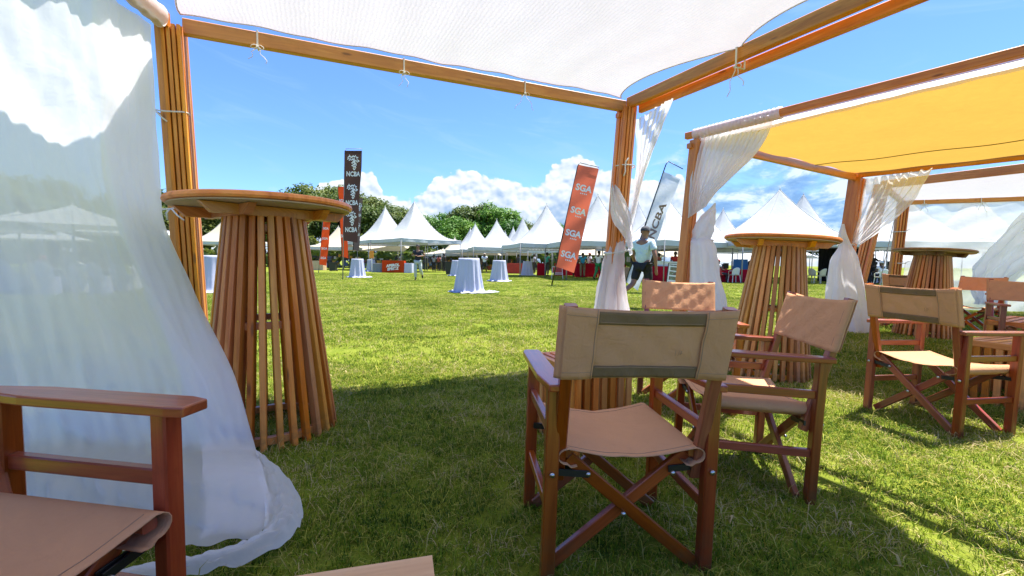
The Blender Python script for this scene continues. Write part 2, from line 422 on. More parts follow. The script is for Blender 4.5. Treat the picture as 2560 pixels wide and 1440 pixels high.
# ------------------------------------------------------------------ ground and grass
gm, t = mat('lawn')
co = t.node('ShaderNodeTexCoord').outputs['Object']
n1 = t.noise(co, 0.35, 5, 0.6, 0.5); n2 = t.noise(co, 2.6, 6, 0.65); n3 = t.noise(co, 45, 4, 0.7); n4 = t.noise(co, 9, 5, 0.7)
c = t.ramp(n2, [(0.25, (0.10, 0.15, 0.014)), (0.5, (0.18, 0.23, 0.018)), (0.75, (0.26, 0.28, 0.04))])
c = t.mix(t.maprange(n1, 0.35, 0.7, 0, 0.6), c, (0.29, 0.29, 0.055))
c = t.mix(t.maprange(n3, 0.35, 0.7, 0.6, 0), c, (0.055, 0.085, 0.012))
c = t.mix(t.maprange(n4, 0.55, 0.8, 0, 0.45), c, (0.36, 0.32, 0.10))
hn = t.math('MULTIPLY_ADD', n3, 0.5, t.math('MULTIPLY', n4, 0.6))
t.l.new(pbsdf(t, c, 0.95, t.bump(hn, 0.6, 0.08), spec=0.05), t.out.inputs[0])
LAWN = gm
g = MB()
g.grid(lambda u, v: ((u - .5) * 1600, -60 + v * 1200, 0.0 if v < .2 else 0.0), 40, 40)
tag(g.build('ground', LAWN), kind='structure')

def grass_mat(name, dark):
    m, t = mat(name)
    at_ = t.node('ShaderNodeAttribute'); at_.attribute_name = 'tint'
    tv = at_.outputs['Fac']
    geo = t.node('ShaderNodeNewGeometry').outputs['Position']
    pn = t.noise(geo, 1.3, 4, 0.6)
    pn2 = t.noise(geo, 6.5, 3, 0.6)
    f = t.math('ADD', t.math('ADD', t.math('MULTIPLY_ADD', t.math('SUBTRACT', pn, .5), 1.1, tv), t.math('MULTIPLY', t.math('SUBTRACT', t.noise(geo, .33, 3, .6), .5), .7)), t.math('MULTIPLY', t.math('SUBTRACT', pn2, .5), 0.5), clamp=True)
    c = t.ramp(f, [(0.0, (0.035, 0.085, 0.008)), (0.28, (0.12, 0.205, 0.013)), (0.5, (0.26, 0.34, 0.020)), (0.78, (0.45, 0.43, 0.07)), (0.9, (0.46, 0.38, 0.13)), (1.0, (0.58, 0.47, 0.25))])
    d = pbsdf(t, c, 0.6, spec=0.2)
    tr = t.node('ShaderNodeBsdfTranslucent'); t.put(tr.inputs[0], c)
    mx = t.node('ShaderNodeMixShader'); mx.inputs[0].default_value = 0.35
    t.l.new(d, mx.inputs[1]); t.l.new(tr.outputs[0], mx.inputs[2]); t.l.new(mx.outputs[0], t.out.inputs[0]); return m
GRASSM = grass_mat('grass_blade', 0)
def patch(size, count, hmin, hmax, wd, seed, segs=2):
    rr = random.Random(seed); vs = []; fs = []; tint = []; csp = .013 * (wd / .0034) ** .6
    cen = [((rr.random() - .5) * size, (rr.random() - .5) * size, rr.gauss(.42, .17)) for _ in range(count // 14)]
    for _ in range(count):
        if rr.random() < .6:
            cx_, cy_, ct_ = rr.choice(cen); x = cx_ + rr.gauss(0, csp); y = cy_ + rr.gauss(0, csp)
        else: x = (rr.random() - .5) * size; y = (rr.random() - .5) * size; ct_ = .4
        dry = rr.random() < (0.20 if wd < .005 else .15)
        h = rr.uniform(hmin, hmax); a = rr.random() * 2 * pi
        lean = rr.uniform(0.3, 1.7) * (1.6 if dry else 1.0)
        dx, dy = cos(a), sin(a); b2 = rr.random() * pi
        wk = wd * (3.2 if (wd < .01 and rr.random() < .012) else 1)
        if wk > wd * 2: h *= .6
        wx, wy = cos(b2) * wk * .5, sin(b2) * wk * .5
        if dry: h *= rr.uniform(0.6, 1.2) if rr.random() < .90 else 2.6
        elif rr.random() < .04: h *= 1.5
        base = len(vs); tt = rr.uniform(0.85, 1.0) if dry else min(.84, max(0, rr.gauss(ct_, 0.13)))
        for k in range(segs):
            q = k / segs
            hx = h * lean * q * q * .6; hz = h * (q - .25 * lean * q * q)
            hz = max(hz, 0.002)
            vs.append((x + dx * hx - wx * (1 - q * .5), y + dy * hx - wy * (1 - q * .5), hz)); vs.append((x + dx * hx + wx * (1 - q * .5), y + dy * hx + wy * (1 - q * .5), hz))
            tint += [tt, tt]
        hx = h * lean * .65; hz = max(0.004, h * (1 - .42 * lean))
        vs.append((x + dx * hx, y + dy * hx, hz)); tint.append(min(1, tt + .08))
        for k in range(segs - 1): fs.append((base + 2 * k, base + 2 * k + 1, base + 2 * k + 3, base + 2 * k + 2))
        k = segs - 1; fs.append((base + 2 * k, base + 2 * k + 1, base + 2 * k + 2))
    me = bpy.data.meshes.new('grass_patch'); me.from_pydata(vs, [], fs)
    at_ = me.attributes.new('tint', 'FLOAT', 'POINT'); at_.data.foreach_set('value', tint)
    me.materials.append(GRASSM)
    return bpy.data.objects.new('grass_patch', me)
def scatter_grass(patches, pts, name, label_note=None):
    cl = bpy.data.collections.new('grass_source')
    for p in patches: cl.objects.link(p)
    me = bpy.data.meshes.new(name); me.from_pydata(pts, [], [])
    o = bpy.data.objects.new(name, me); COL.objects.link(o)
    ng = bpy.data.node_groups.new(name, 'GeometryNodeTree')
    ng.interface.new_socket('Geometry', in_out='INPUT', socket_type='NodeSocketGeometry')
    ng.interface.new_socket('Geometry', in_out='OUTPUT', socket_type='NodeSocketGeometry')
    N = ng.nodes; L = ng.links
    gi = N.new('NodeGroupInput'); go = N.new('NodeGroupOutput')
    ci = N.new('GeometryNodeCollectionInfo'); ci.inputs['Collection'].default_value = cl
    ci.inputs['Separate Children'].default_value = True; ci.inputs['Reset Children'].default_value = True
    ip = N.new('GeometryNodeInstanceOnPoints'); ip.inputs['Pick Instance'].default_value = True
    L.new(gi.outputs[0], ip.inputs['Points']); L.new(ci.outputs[0], ip.inputs['Instance'])
    rv = N.new('FunctionNodeRandomValue'); rv.data_type = 'FLOAT_VECTOR'
    rv.inputs[0].default_value = (0, 0, 0); rv.inputs[1].default_value = (0, 0, 6.283)
    L.new(rv.outputs[0], ip.inputs['Rotation'])
    ri = N.new('FunctionNodeRandomValue'); ri.data_type = 'INT'
    ri.inputs[4].default_value = 0; ri.inputs[5].default_value = len(patches) - 1
    L.new(ri.outputs[2], ip.inputs['Instance Index']); L.new(ip.outputs[0], go.inputs[0])
    md = o.modifiers.new('scatter', 'NODES'); md.node_group = ng
    tag(o, kind='stuff'); o['label'] = label_note; o['category'] = 'grass'
    return o
def gpts(y0, y1, step, margin):
    out = []; y = y0
    while y < y1:
        hw = y * 1.22 + margin; x = -hw
        while x < hw:
            out.append((x + R.uniform(-.2, .2) * step, y + R.uniform(-.2, .2) * step, 0)); x += step
        y += step
    return out
scatter_grass([patch(0.56, 3200, 0.014, 0.050, 0.0036, s) for s in range(6)], gpts(0.5, 4.2, 0.42, 0.8), 'grass', 'short green grass blades with dry stems under and around the near chairs')
scatter_grass([patch(1.25, 4200, 0.022, 0.052, 0.0060, 20 + s) for s in range(5)], gpts(4.3, 13.0, 1.0, 1.2), 'grass', 'sunlit mown grass in front of the cocktail tables')
scatter_grass([patch(2.4, 5500, 0.025, 0.055, 0.013, 40 + s, 1) for s in range(4)], gpts(13.5, 34, 2.0, 2.0), 'grass', 'far mown grass running up to the white tents')

# ------------------------------------------------------------------ cloth builders
def smooth_rows(rows, n):
    """Catmull-Rom resample of rows of (L, R) 3D points"""
    out = []; m = len(rows)
    for k in range(n + 1):
        f = k / n * (m - 1); i = min(int(f), m - 2); t = f - i
        def cr(sel):
            p0 = V(rows[max(i - 1, 0)][sel]); p1 = V(rows[i][sel]); p2 = V(rows[i + 1][sel]); p3 = V(rows[min(i + 2, m - 1)][sel])
            return 0.5 * ((2 * p1) + (p2 - p0) * t + (2 * p0 - 5 * p1 + 4 * p2 - p3) * t * t + (3 * p1 - p0 - 3 * p2 + p3) * t ** 3)
        out.append((cr(0), cr(1)))
    return out
def drape(name, m, rows, folds=8, amp=0.03, nu=64, nv=40, parent=None, bulge=0.0, seed=0.0, ampf=None, loc=None, wr=0.004):
    rr = smooth_rows(rows, nv)
    loc = V(loc) if loc else (V(rows[0][0]) + V(rows[0][1])) / 2
    def fn(u, v):
        a, b = rr[int(round(v * nv))]
        p = a.lerp(b, u); d = (b - a); w_ = d.length
        nrm = V((d.y, -d.x, 0)); nrm = nrm.normalized() if nrm.length > 1e-6 else V((0, -1, 0))
        am = amp * (ampf(v) if ampf else 1.0)
        uu = u + 0.03 * sin(v * 5 + seed) + 0.02 * sin(u * 9 + seed * 2)
        f = sin(2 * pi * folds * uu + 1.3 * sin(v * 3 + seed)) + 0.45 * sin(2 * pi * folds * 1.7 * uu + seed + v * 2)
        q = p + nrm * (am * f + bulge * sin(pi * u))
        q += V((hashn(u * 11, v * 13, seed), hashn(u * 9 + 3, v * 11, seed + 2), hashn(u * 7, v * 9, seed + 5) * .3)) * wr
        return q - loc
    mb = MB(); mb.grid(fn, nu, nv)
    return mb.build(name, m, parent, loc)
def bundle(name, m, rows, folds=7, depth=0.8, nu=56, nv=30, parent=None, seed=0.0, fa=0.12):
    """closed gathered cloth: rows of (L, R) points = silhouette, elliptical section with folds"""
    rr = smooth_rows(rows, nv); loc = (V(rows[0][0]) + V(rows[0][1])) / 2
    def fn(u, v):
        a, b = rr[int(round(v * nv))]; c = (a + b) / 2; d = (b - a) / 2
        n = V((d.y, -d.x, 0)); n = n.normalized() * d.length * depth
        th = 2 * pi * u
        k = 1 + fa * (sin(folds * th + seed + 1.5 * sin(v * 4)) + .5 * sin(folds * 1.9 * th + seed * 3 + v * 3)) * min(1, .35 + v * 1.2)
        return c + d * cos(th) * k + n * sin(th) * k - loc + V((hashn(u * 11, v * 13, seed), hashn(u * 8, v * 9, seed + 3), 0)) * .006
    mb = MB(); mb.grid(fn, nu, nv, closeu=True)
    return mb.build(name, m, parent, loc)
def ribbon_mesh(mb, pts, wd, axis=V((0, 0, 1)), mi=0):
    pts = [V(p) for p in pts]; vs = []
    for i, p in enumerate(pts):
        d = (pts[min(i + 1, len(pts) - 1)] - pts[max(i - 1, 0)]).normalized()
        a = d.cross(axis)
        a = a.normalized() if a.length > .05 else d.orthogonal().normalized()
        vs += [p - a * wd / 2, p + a * wd / 2, p + a * wd / 2 + a.cross(d) * .0015, p - a * wd / 2 + a.cross(d) * .0015]
    fs = []
    for i in range(len(pts) - 1):
        for k in range(4): fs.append((i * 4 + k, i * 4 + (k + 1) % 4, i * 4 + 4 + (k + 1) % 4, i * 4 + 4 + k))
    mb.add(vs, fs, None, mi, True)
def bow(parent, c, s=1.0, seed=1, name='tie_ribbon', wrap=None, tail=0.16, view=V((0, -1, 0))):
    """ribbon wrapped round a beam at c, with a small bow and tails hanging under it"""
    r_ = random.Random(seed); mb = MB(); c = V(c); side = view.cross(V((0, 0, 1))).normalized()
    if wrap:
        hw, hh = wrap
        loop = [c + view * hw + V((0, 0, hh)), c + view * hw - V((0, 0, hh)), c - view * hw - V((0, 0, hh)), c - view * hw + V((0, 0, hh)), c + view * hw + V((0, 0, hh))]
        ribbon_mesh(mb, loop, 0.014 * s, axis=side.cross(V((0, 0, 1))) * .2 + view * .1 + V((.0, .0, .0)) + side)
        # the wrap is drawn as a flat band
        mb2 = MB()
        for a, b in zip(loop[:-1], loop[1:]): mb2.beam(a, b, 0.015 * s, 0.003, upv=(a - c).normalized() if abs((a - c).normalized().dot((b - a).normalized())) < .95 else view)
        mb.v, mb.f, mb.uv, mb.mi, mb.sm = mb2.v, mb2.f, mb2.uv, mb2.mi, mb2.sm
        k = c + view * (hw + .006) - V((0, 0, hh))
    else: k = c
    for sgn in (-1, 1):
        lp = []
        for i in range(9):
            th = i / 8 * 2 * pi
            lp.append(k + side * sgn * (.035 * s * (1 - cos(th)) * .8) + V((0, 0, .018 * s * sin(th) - .012 * s * (1 - cos(th)) * .5)) + view * .004)
        if r_.random() < .8: mb.tube(lp, .0032 * s, 5)
        q = [k]; d = side * sgn * r_.uniform(.3, .9) - V((0, 0, 1))
        L = tail * s * r_.uniform(.6, 1.1)
        for i in range(1, 7):
            q.append(k + d * L * i / 6 + side * .012 * sin(i * 1.7 + seed) + V((0, 0, -.02 * (i / 6) ** 2)))
        mb.tube(q, .0036 * s, 5)
    mb.tube([k + side * .012 * s, k - side * .012 * s], .009 * s, 6)
    return mb.build(name, RIBBON, parent)

# ------------------------------------------------------------------ pergolas
HP = 2.5
L1 = atz(426, 62, HP); R1 = atz(1568, 268, HP)
dA = (R1 - L1).normalized(); dB = (atz(2140, 18, HP) - R1).normalized(); dC = (atz(362, 8, HP) - L1).normalized()
DEPTH1 = 3.6
def column(parent, base, top, w_=.15, n=4, face=None, m=PINE, extra=0.0, sl=(.030, .036)):
    """slatted column: a ring of upright slats round an open core"""
    ax = (top - base).normalized()
    a = V((face.x, face.y, 0)).normalized(); b = V((-a.y, a.x, 0))
    k = 0
    for sd_ in range(4):
        p, q = ((a, b), (b, -a), (-a, -b), (-b, a))[sd_]
        for i in range(n):
            f = (i + .5 if False else i) / (n) - .5 + .5 / n * 0
            pos = p * (f * w_) + q * (w_ / 2)
            jut = R.uniform(-.004, .004)
            e = R.uniform(-.012, .012)
            mb = MB(); o0 = base + pos * 1.0 + q * jut; o1 = top + pos * 1.0 + q * jut + V((0, 0, e))
            if k == 1 and extra: o1 = o1 + V((0, 0, extra))
            mb.beam(V((0, 0, 0)), o1 - o0, sl[0], sl[1], upv=q, ch=.003)
            mb.build('slat', m, parent, o0); k += 1
    mb = MB(); mb.beam(V((0, 0, 0)), top - base - V((0, 0, .01)), w_ * .45, w_ * .45, upv=a); mb.build('core_post', m, parent, base)
def beam_obj(parent, p, q, wd, ht, m=PINE, name='beam'):
    mb = MB(); p = V(p); q = V(q)
    mb.beam(V((0, 0, 0)), q - p, wd, ht, ch=.006); return mb.build(name, m, parent, p)

pg1 = thing('pergola', 'near timber pergola of slatted posts carrying the white canopy overhead', 'pergola', (0, 0, 0), group='timber lounge pergolas')
BL1 = L1 + dC * DEPTH1; BR1 = R1 + dB * DEPTH1
LB = at(502, 1040, L1.y + .02); LB = V((LB.x, L1.y, 0)); RB = V((R1.x - .155, R1.y - .03, 0))
column(pg1, LB, L1 + V((0, 0, -.01)), .115, 4, dA, extra=.10, sl=(.0205, .034))
column(pg1, RB, R1 + V((0, 0, -.01)), .108, 3, dA, extra=.07, sl=(.024, .034))
column(pg1, V((BL1.x, BL1.y, 0)), BL1, .15, 3, dA); column(pg1, V((BR1.x, BR1.y, 0)), BR1, .15, 3, dA)
beam_obj(pg1, L1 + dA * .07, R1 - dA * .03, .055, .10)
beam_obj(pg1, R1 + dB * .02 + V((.0, 0, .03)), BR1 + V((0, 0, .03)), .055, .10)
nB = V((-dB.y, dB.x, 0))
beam_obj(pg1, R1 + dB * .10 + nB * .075 - V((0, 0, .035)), BR1 + nB * .13 - V((0, 0, .035)), .045, .075)
beam_obj(pg1, L1 + dC * .05, BL1, .055, .10)
beam_obj(pg1, BL1, BR1, .055, .10)
# cross rafter ends that rest under the corner beams
beam_obj(pg1, R1 - dA * .10 - V((0, 0, .085)) - dB * .02, R1 + dA * .10 - V((0, 0, .085)) - dB * .02, .05, .045, name='block')

# canopy sheet of the near pergola
cn = MB()
LA = (R1 - L1).length
ties_t = [0.0, 1.19, 2.4, DEPTH1]
def scallop(t, ties, amp):
    for a, b in zip(ties[:-1], ties[1:]):
        if a <= t <= b: return amp * sin(pi * (t - a) / (b - a)) ** .8
    return 0
def canopy1(u, v):
    t = v * DEPTH1
    l = L1 + dC * t + dA * (.06 + .32 * (scallop(t, [0, 1.8, 3.6], 1.0) ** 1.7))
    r_ = R1 + dB * t - dA * (.10 * (1 - min(1, t)) + scallop(t, ties_t, .26))
    p = l.lerp(r_, u)
    fr = (1 - v) ** 6
    p += dB * (.035 + .03 * abs(sin(pi * u * 4))) * fr
    sag = .09 * sin(pi * u) * sin(pi * min(1, v * 1.1)) ** .7
    p.z = HP + .065 - sag - .012 * sin(u * 19) * sin(v * 13) * 1.0 + .004 * sin(u * 61 + v * 9) - .03 * scallop(t, ties_t, 1) * u ** 4
    for tt in (.985,): pass
    return p
cn.grid(canopy1, 90, 80)
canopy = cn.build('canopy', CANOPY); tag(canopy, 'white ribbed cloth canopy stretched over the near timber pergola', 'canopy')
def hem(surf, pts_fn, n, parent, m=CANOPY, r_=.006, name='hem'):
    mb = MB(); mb.tube([pts_fn(i / n) for i in range(n + 1)], r_, 6); return mb.build(name, m, parent)
hem(None, lambda q: canopy1(1.0, q * .99), 60, canopy)
hem(None, lambda q: canopy1(q, 0.0), 60, canopy)
hem(None, lambda q: canopy1(0.0, q * .99), 60, canopy)
vw = (dA.cross(V((0, 0, 1)))).normalized()
for i, (px, py) in enumerate(((645, 102), (1008, 168), (1308, 222))):
    f = atz(px, py, HP); s_ = (f - L1).dot(dA)
    bow(canopy, L1 + dA * s_, 0.72, 3 + i, wrap=(.034, .056), view=vw)
tp = R1 + dB * 1.19 + V((0, 0, .03))
bow(canopy, tp - V((0, 0, .03)), .95, 9, wrap=(.05, .075), tail=.22, view=(-nB).normalized() if nB.x > 0 else nB)

# ---- left curtain (two layers of blown sheer)
E = [(378, 62, 2.80), (386, 200, 2.76), (396, 330, 2.72), (397, 430, 2.66), (410, 530, 2.56), (440, 615, 2.46), (476, 700, 2.36), (516, 790, 2.26), (560, 880, 2.17), (598, 970, 2.09), (622, 1060, 2.03), (642, 1128, 1.98)]
rows = []
for i, (px, py, D) in enumerate(E):
    v = i / (len(E) - 1); e = at(px, py, D)
    lf = V((-2.13 + .13 * v, .85 + .43 * v ** 1.2, 0)); lf.z = 2.47 * (1 - v) + .45 * v
    rows.append((e, lf))
for (px, py, z_), l in [((652, 1180, .16), (-1.95, 1.29, .30)), ((662, 1240, .13), (-1.9, 1.28, .16)), ((664, 1300, .09), (-1.85, 1.27, .08)), ((640, 1350, .06), (-1.8, 1.25, .055))]: rows.append((atz(px, py, z_), V(l)))
wr_rows = smooth_rows(rows, 120)
def wrinkle(u, v, s):
    a = sin(v * 23 + u * 17 + s) * sin(u * 31 - v * 9 + s * 2)
    b = abs(sin(u * 13 + v * 21 + 2 * sin(v * 7 + s)))
    c_ = abs(sin(u * 37 - v * 19 + 1.5 * sin(u * 11 + s)))
    return .006 * a - .008 * b ** 4 - .004 * c_ ** 5
def curtain_fn(off, seed, umax):
    def fn(u, v):
        a, b = wr_rows[int(round(v * 120))]; uu = u * umax
        p = a.lerp(b, uu)
        d = (b - a).normalized(); n = V((-d.y, d.x, 0)).normalized()
        if n.x < 0: n = -n
        foldv = .008 * sin(2 * pi * 7 * uu + 2 * sin(v * 3)) * exp(-v * 2.2) + .035 * sin(2 * pi * 1.6 * uu + v * 5 + .6) * v * (1 - .6 * v)
        env = min(1, uu * 12)
        foldv += .0045 * sin(2 * pi * 23 * uu + 3 * sin(v * 2.2 + uu * 4)) * (1 - .4 * v)
        for cc, (au, av, w_) in enumerate(((.9, .35, .012), (.55, .6, .010), (1.3, -.25, .010), (.3, .8, .008))):
            dd = uu * au + v * av - (.32 + .17 * cc); foldv += .010 * exp(-(dd / w_) ** 2) * (1 - abs(2 * v - 1) ** 3)
        p = p + n * (foldv * env + wrinkle(uu, v, seed) * (1.0 + v) + off)
        p.z = max(.055, p.z)
        return p
    return fn
cm = MB(); cm.grid(curtain_fn(0, 0.3, 1.0), 130, 120)
cur = cm.build('curtain', SHEER); tag(cur, 'white sheer curtain blown inward beside the left slatted post', 'curtain')
cm = MB(); cm.grid(curtain_fn(-.030, 2.1, .19), 40, 120); cm.build('second_layer', VOILE, cur)
# the flipped hem trailing on the grass
pool = [((642, 1128, .12), (640, 1126, .13)), ((690, 1168, .05), (650, 1180, .15)), ((735, 1215, .04), (660, 1240, .13)), ((757, 1268, .04), (662, 1295, .10)),
        ((750, 1312, .04), (650, 1330, .09)), ((705, 1360, .04), (600, 1362, .08)), ((600, 1412, .04), (520, 1385, .07)), ((450, 1440, .04), (400, 1408, .07)), ((200, 1500, .04), (200, 1440, .07)), ((0, 1530, .04), (0, 1470, .07))]
prr = smooth_rows([(atz(*a), atz(*b)) for a, b in pool], 90)
def poolfn(u, v):
    a, b = prr[int(round(v * 90))]; p = a.lerp(b, u)
    p.z = max(.03, p.z) + .05 * sin(pi * min(1, u * 1.1)) * min(1, v * 6) * (1 - .5 * v) + .005 * abs(sin(v * 46 + u * 6 + 2 * sin(v * 9))) * (1 - u) * min(1, v * 8) + wrinkle(u * .6, v * 2, 1) * 1.0 + .003 * sin(v * 110 + u * 20 + 4 * sin(u * 5))
    return p
cm = MB(); cm.grid(poolfn, 26, 90); cm.build('trailing_hem', VOILE, cur)
# sleeve at the top of the curtain round the beam
cm = MB()
def sleeve(u, v):
    c_ = L1 + dC * (.10 + 2.4 * v); th = 2 * pi * u
    return c_ + V((1, 0, 0)) * cos(th) * .052 * (1 + .06 * sin(v * 160)) + V((0, 0, 1)) * sin(th) * .066 * (1 + .06 * sin(v * 140 + 1))
cm.grid(sleeve, 20, 120, closeu=True); cm.build('rod_sleeve', VOILE, cur)
# cords tying it to the post
for i, (py, seed) in enumerate(((285, 1), (525, 2))):
    c_ = at(430, py, L1.y - .03)
    mb = MB()
    a = .095
    ring = [c_ + V((a * cos(th) * 1.0, a * sin(th), .012 * sin(th * 2 + seed))) for th in [k / 16 * 2 * pi for k in range(17)]]
    mb.tube(ring, .005, 6)
    k = c_ + V((-.05 if i == 0 else .06, -.09, 0)); mb.tube([k, k + V((.02, -.01, -.01)), k + V((.05, -.01, -.045)), k + V((.085, 0, -.075))], .005, 6)
    mb.tube([k, k + V((-.02, -.01, -.03)), k + V((-.015, -.01, -.075))], .005, 6)
    mb.build('tie_cord', RIBBON, cur)

# ---- thin curtain of the right post of the near pergola
dR = R1.y
cu = thing('curtain', 'white curtain wound round the middle slatted post and tied low', 'curtain', (0, 0, 0), group='white curtains tied back to the pergola posts')
drape('upper_drape', SHEER2, [(at(1592, 300, dR - .02), at(1682, 245, dR - .75)), (at(1594, 340, dR - .02), at(1664, 300, dR - .62)), (at(1594, 400, dR), at(1638, 365, dR - .4)), (at(1590, 455, dR + .06), at(1612, 430, dR - .15)), (at(1580, 520, dR + .14), at(1596, 490, dR)), (at(1562, 575, dR + .18), at(1582, 560, dR + .12))], 7, .016, 80, 40, cu, ampf=lambda v: 1 - .5 * v)
drape('wound_band', VOILE, [(at(1532, 452, dR + .02), at(1534, 458, dR + .02)), (at(1526, 505, dR - .08), at(1546, 468, dR - .10)), (at(1530, 548, dR - .16), at(1562, 500, dR - .17)), (at(1548, 575, dR - .17), at(1574, 530, dR - .16)), (at(1566, 602, dR - .12), at(1579, 560, dR - .10)), (at(1578, 640, dR + .02), at(1582, 600, dR + .03))], 2.5, .012, 30, 40, cu, seed=2)
bundle('lower_drape', VOILE, [(at(1530, 596, dR), at(1560, 596, dR)), (at(1518, 626, dR), at(1563, 622, dR)), (at(1513, 640, dR), at(1560, 640, dR)), (at(1505, 680, dR), at(1560, 680, dR)), (at(1495, 730, dR), at(1563, 730, dR)), (at(1484, 800, dR), at(1572, 800, dR)), (at(1470, 905, dR), at(1580, 905, dR))], 7, 1.25, parent=cu, seed=1, fa=.09)
mb = MB(); ring = [at(1538, 629, dR) + V((.105 * cos(th), .1 * sin(th), .02 * sin(th + 1))) for th in [k / 16 * 2 * pi for k in range(17)]]
mb.tube(ring, .014, 6); mb.tube([at(1562, 622, dR - .1), at(1572, 626, dR - .1), at(1577, 626, dR - .1)], .006, 6); mb.build('tie_band', RIBBON, cu)
mb = MB(); ring = [at(1562, 417, dR) + V((.098 * cos(th), .098 * sin(th), 0)) for th in [k / 16 * 2 * pi for k in range(17)]]
mb.tube(ring, .006, 6); k = at(1563, 417, dR - .105)
mb.tube([k + V((.03, 0, .085)), k + V((.005, 0, .05)), k, k + V((.004, 0, -.04)), k + V((-.012, 0, -.088))], .0065, 6); mb.build('tie_cord', RIBBON, cu)

# ---- yellow pergola
P2 = atz(1742, 345, HP); Q2 = atz(2143, 440, HP)
d2 = (Q2 - P2).normalized(); dD = (atz(2550, 148, HP) - P2).normalized(); dE = (atz(2555, 395, HP) - Q2).normalized()
pg2 = thing('pergola', 'timber pergola with the yellow canopy on the right side', 'pergola', group='timber lounge pergolas')
P2b = V((P2.x - .185, P2.y - .04, 0)); Q2b = V((Q2.x - .22, Q2.y, 0))
N2 = 3.9
def solidpost(parent, b, t_, wd=.13):
    mb = MB(); mb.beam(V((0, 0, 0)), t_ - b, wd, wd * .5, upv=d2, ch=.006); mb.build('post', PINE, parent, b + d2 * wd * .26)
    mb = MB(); mb.beam(V((0, 0, 0)), t_ - b + V((0, 0, .02)), wd * .9, wd * .46, upv=d2, ch=.006); mb.build('post', PINE, parent, b - d2 * wd * .26)
solidpost(pg2, P2b, P2 - V((0, 0, .05)), .125); solidpost(pg2, Q2b, Q2 - V((0, 0, .05)), .20)
PD = P2 + dD * N2; QE = Q2 + dE * N2
column(pg2, V((PD.x, PD.y, 0)), PD, .15, 3, d2); column(pg2, V((QE.x, QE.y, 0)), QE, .15, 3, d2)
beam_obj(pg2, P2 - dD * .14 + V((0, 0, .05)), PD + V((0, 0, .05)), .07, .075)
beam_obj(pg2, P2 - d2 * .02 - V((0, 0, .03)), Q2 + d2 * .1 - V((0, 0, .03)), .055, .11)
beam_obj(pg2, Q2 - dE * .1 + V((0, 0, .02)), QE + V((0, 0, .02)), .055, .10)
beam_obj(pg2, PD, QE, .055, .1)
beam_obj(pg2, P2 - d2 * .10 - V((0, 0, .1)) - dD * .03, P2 + d2 * .12 - V((0, 0, .1)) - dD * .03, .06, .06, name='block')
ym = MB()
def yfn(u, v):
    a = P2 + dD * (v * N2) + d2 * .10; b = Q2 + dE * (v * N2) - d2 * .06
    p = a.lerp(b, u)
    ends = .10 * sin(pi * u) * exp(-v * 8)
    p += dD * ends
    p.z = HP + .015 - .10 * sin(pi * u) * (.4 + .6 * sin(pi * v)) - .012 * sin(u * 23 + 3 * sin(v * 5)) * sin(v * 17 + 2) + .02 * u
    return p
ym.grid(yfn, 80, 70)
yc = ym.build('canopy', YELLOW); tag(yc, 'yellow cloth canopy with a dark seam over the right pergola', 'canopy')
mb = MB(); mb.tube([yfn(.62, q / 40) - V((0, 0, .004)) for q in range(41)], .006, 5); mb.build('seam', simple('seam_olive', (.20, .15, .03), .9), yc)
mb = MB()
def whem(u, v):
    p = P2 + dD * (.02 + v * (N2 - .1)) + d2 * (.015 + .11 * u + .003 * u * sin(v * 90) + .003 * u * sin(v * 37))
    p.z = HP + .006 - .05 * u * (1 + .06 * sin(v * 70)) ; return p
mb.grid(whem, 5, 160); mb.build('white_border', VOILE, yc)

cu = thing('curtain', 'white curtain gathered on the yellow pergola corner post behind the far chair', 'curtain', group='white curtains tied back to the pergola posts')
dP = P2.y
def onD(px, py, dz=0):   # a point along beam D under a pixel
    p = atz(px, py, HP + dz); return p
drape('upper_drape', VOILE, [(at(1752, 328, dP - .04), onD(1936, 286, .03)), (at(1748, 352, dP - .04), onD(1930, 312)), (at(1738, 400, dP - .06), at(1895, 375, dP - .62)), (at(1728, 450, dP - .08), at(1845, 430, dP - .45)), (at(1722, 500, dP - .1), at(1790, 482, dP - .25)), (at(1721, 545, dP - .1), at(1766, 515, dP - .1))], 13, .022, 150, 50, cu, ampf=lambda v: 1 - .45 * v)
mb = MB()
def sl2(u, v):
    c_ = P2 - dD * .03 + dD * (.98 * v) + V((0, 0, .05)); th = 2 * pi * u
    return c_ + d2 * cos(th) * .055 * (1 + .09 * sin(v * 150 + u * 6)) + V((0, 0, 1)) * sin(th) * .06 * (1 + .08 * sin(v * 130 + 1))
mb.grid(sl2, 22, 120, closeu=True); mb.build('rod_sleeve', VOILE, cu)
bundle('wound_band', VOILE, [(at(1784, 520, dP), at(1788, 505, dP)), (at(1752, 545, dP - .06), at(1786, 520, dP - .04)), (at(1736, 570, dP - .06), at(1785, 548, dP - .04)), (at(1730, 592, dP - .06), at(1780, 580, dP - .02)), (at(1727, 604, dP - .04), at(1772, 604, dP - .02))], 5, .7, parent=cu, seed=3)
bundle('lower_drape', VOILE, [(at(1728, 596, dP - .05), at(1770, 596, dP - .05)), (at(1722, 608, dP - .05), at(1782, 608, dP - .05)), (at(1720, 640, dP - .05), at(1789, 640, dP - .05)), (at(1722, 690, dP - .05), at(1793, 690, dP - .05)), (at(1726, 760, dP - .1), at(1812, 765, dP - .1)), (at(1735, 850, dP - .15), at(1822, 850, dP - .15))], 8, .8, parent=cu, seed=5, fa=.10)
mb = MB(); mb.tube([at(1750, 600, dP) + V((.15 * cos(th), .13 * sin(th), .015 * sin(th * 2))) for th in [k / 16 * 2 * pi for k in range(17)]], .010, 6); mb.build('tie_band', RIBBON, cu)

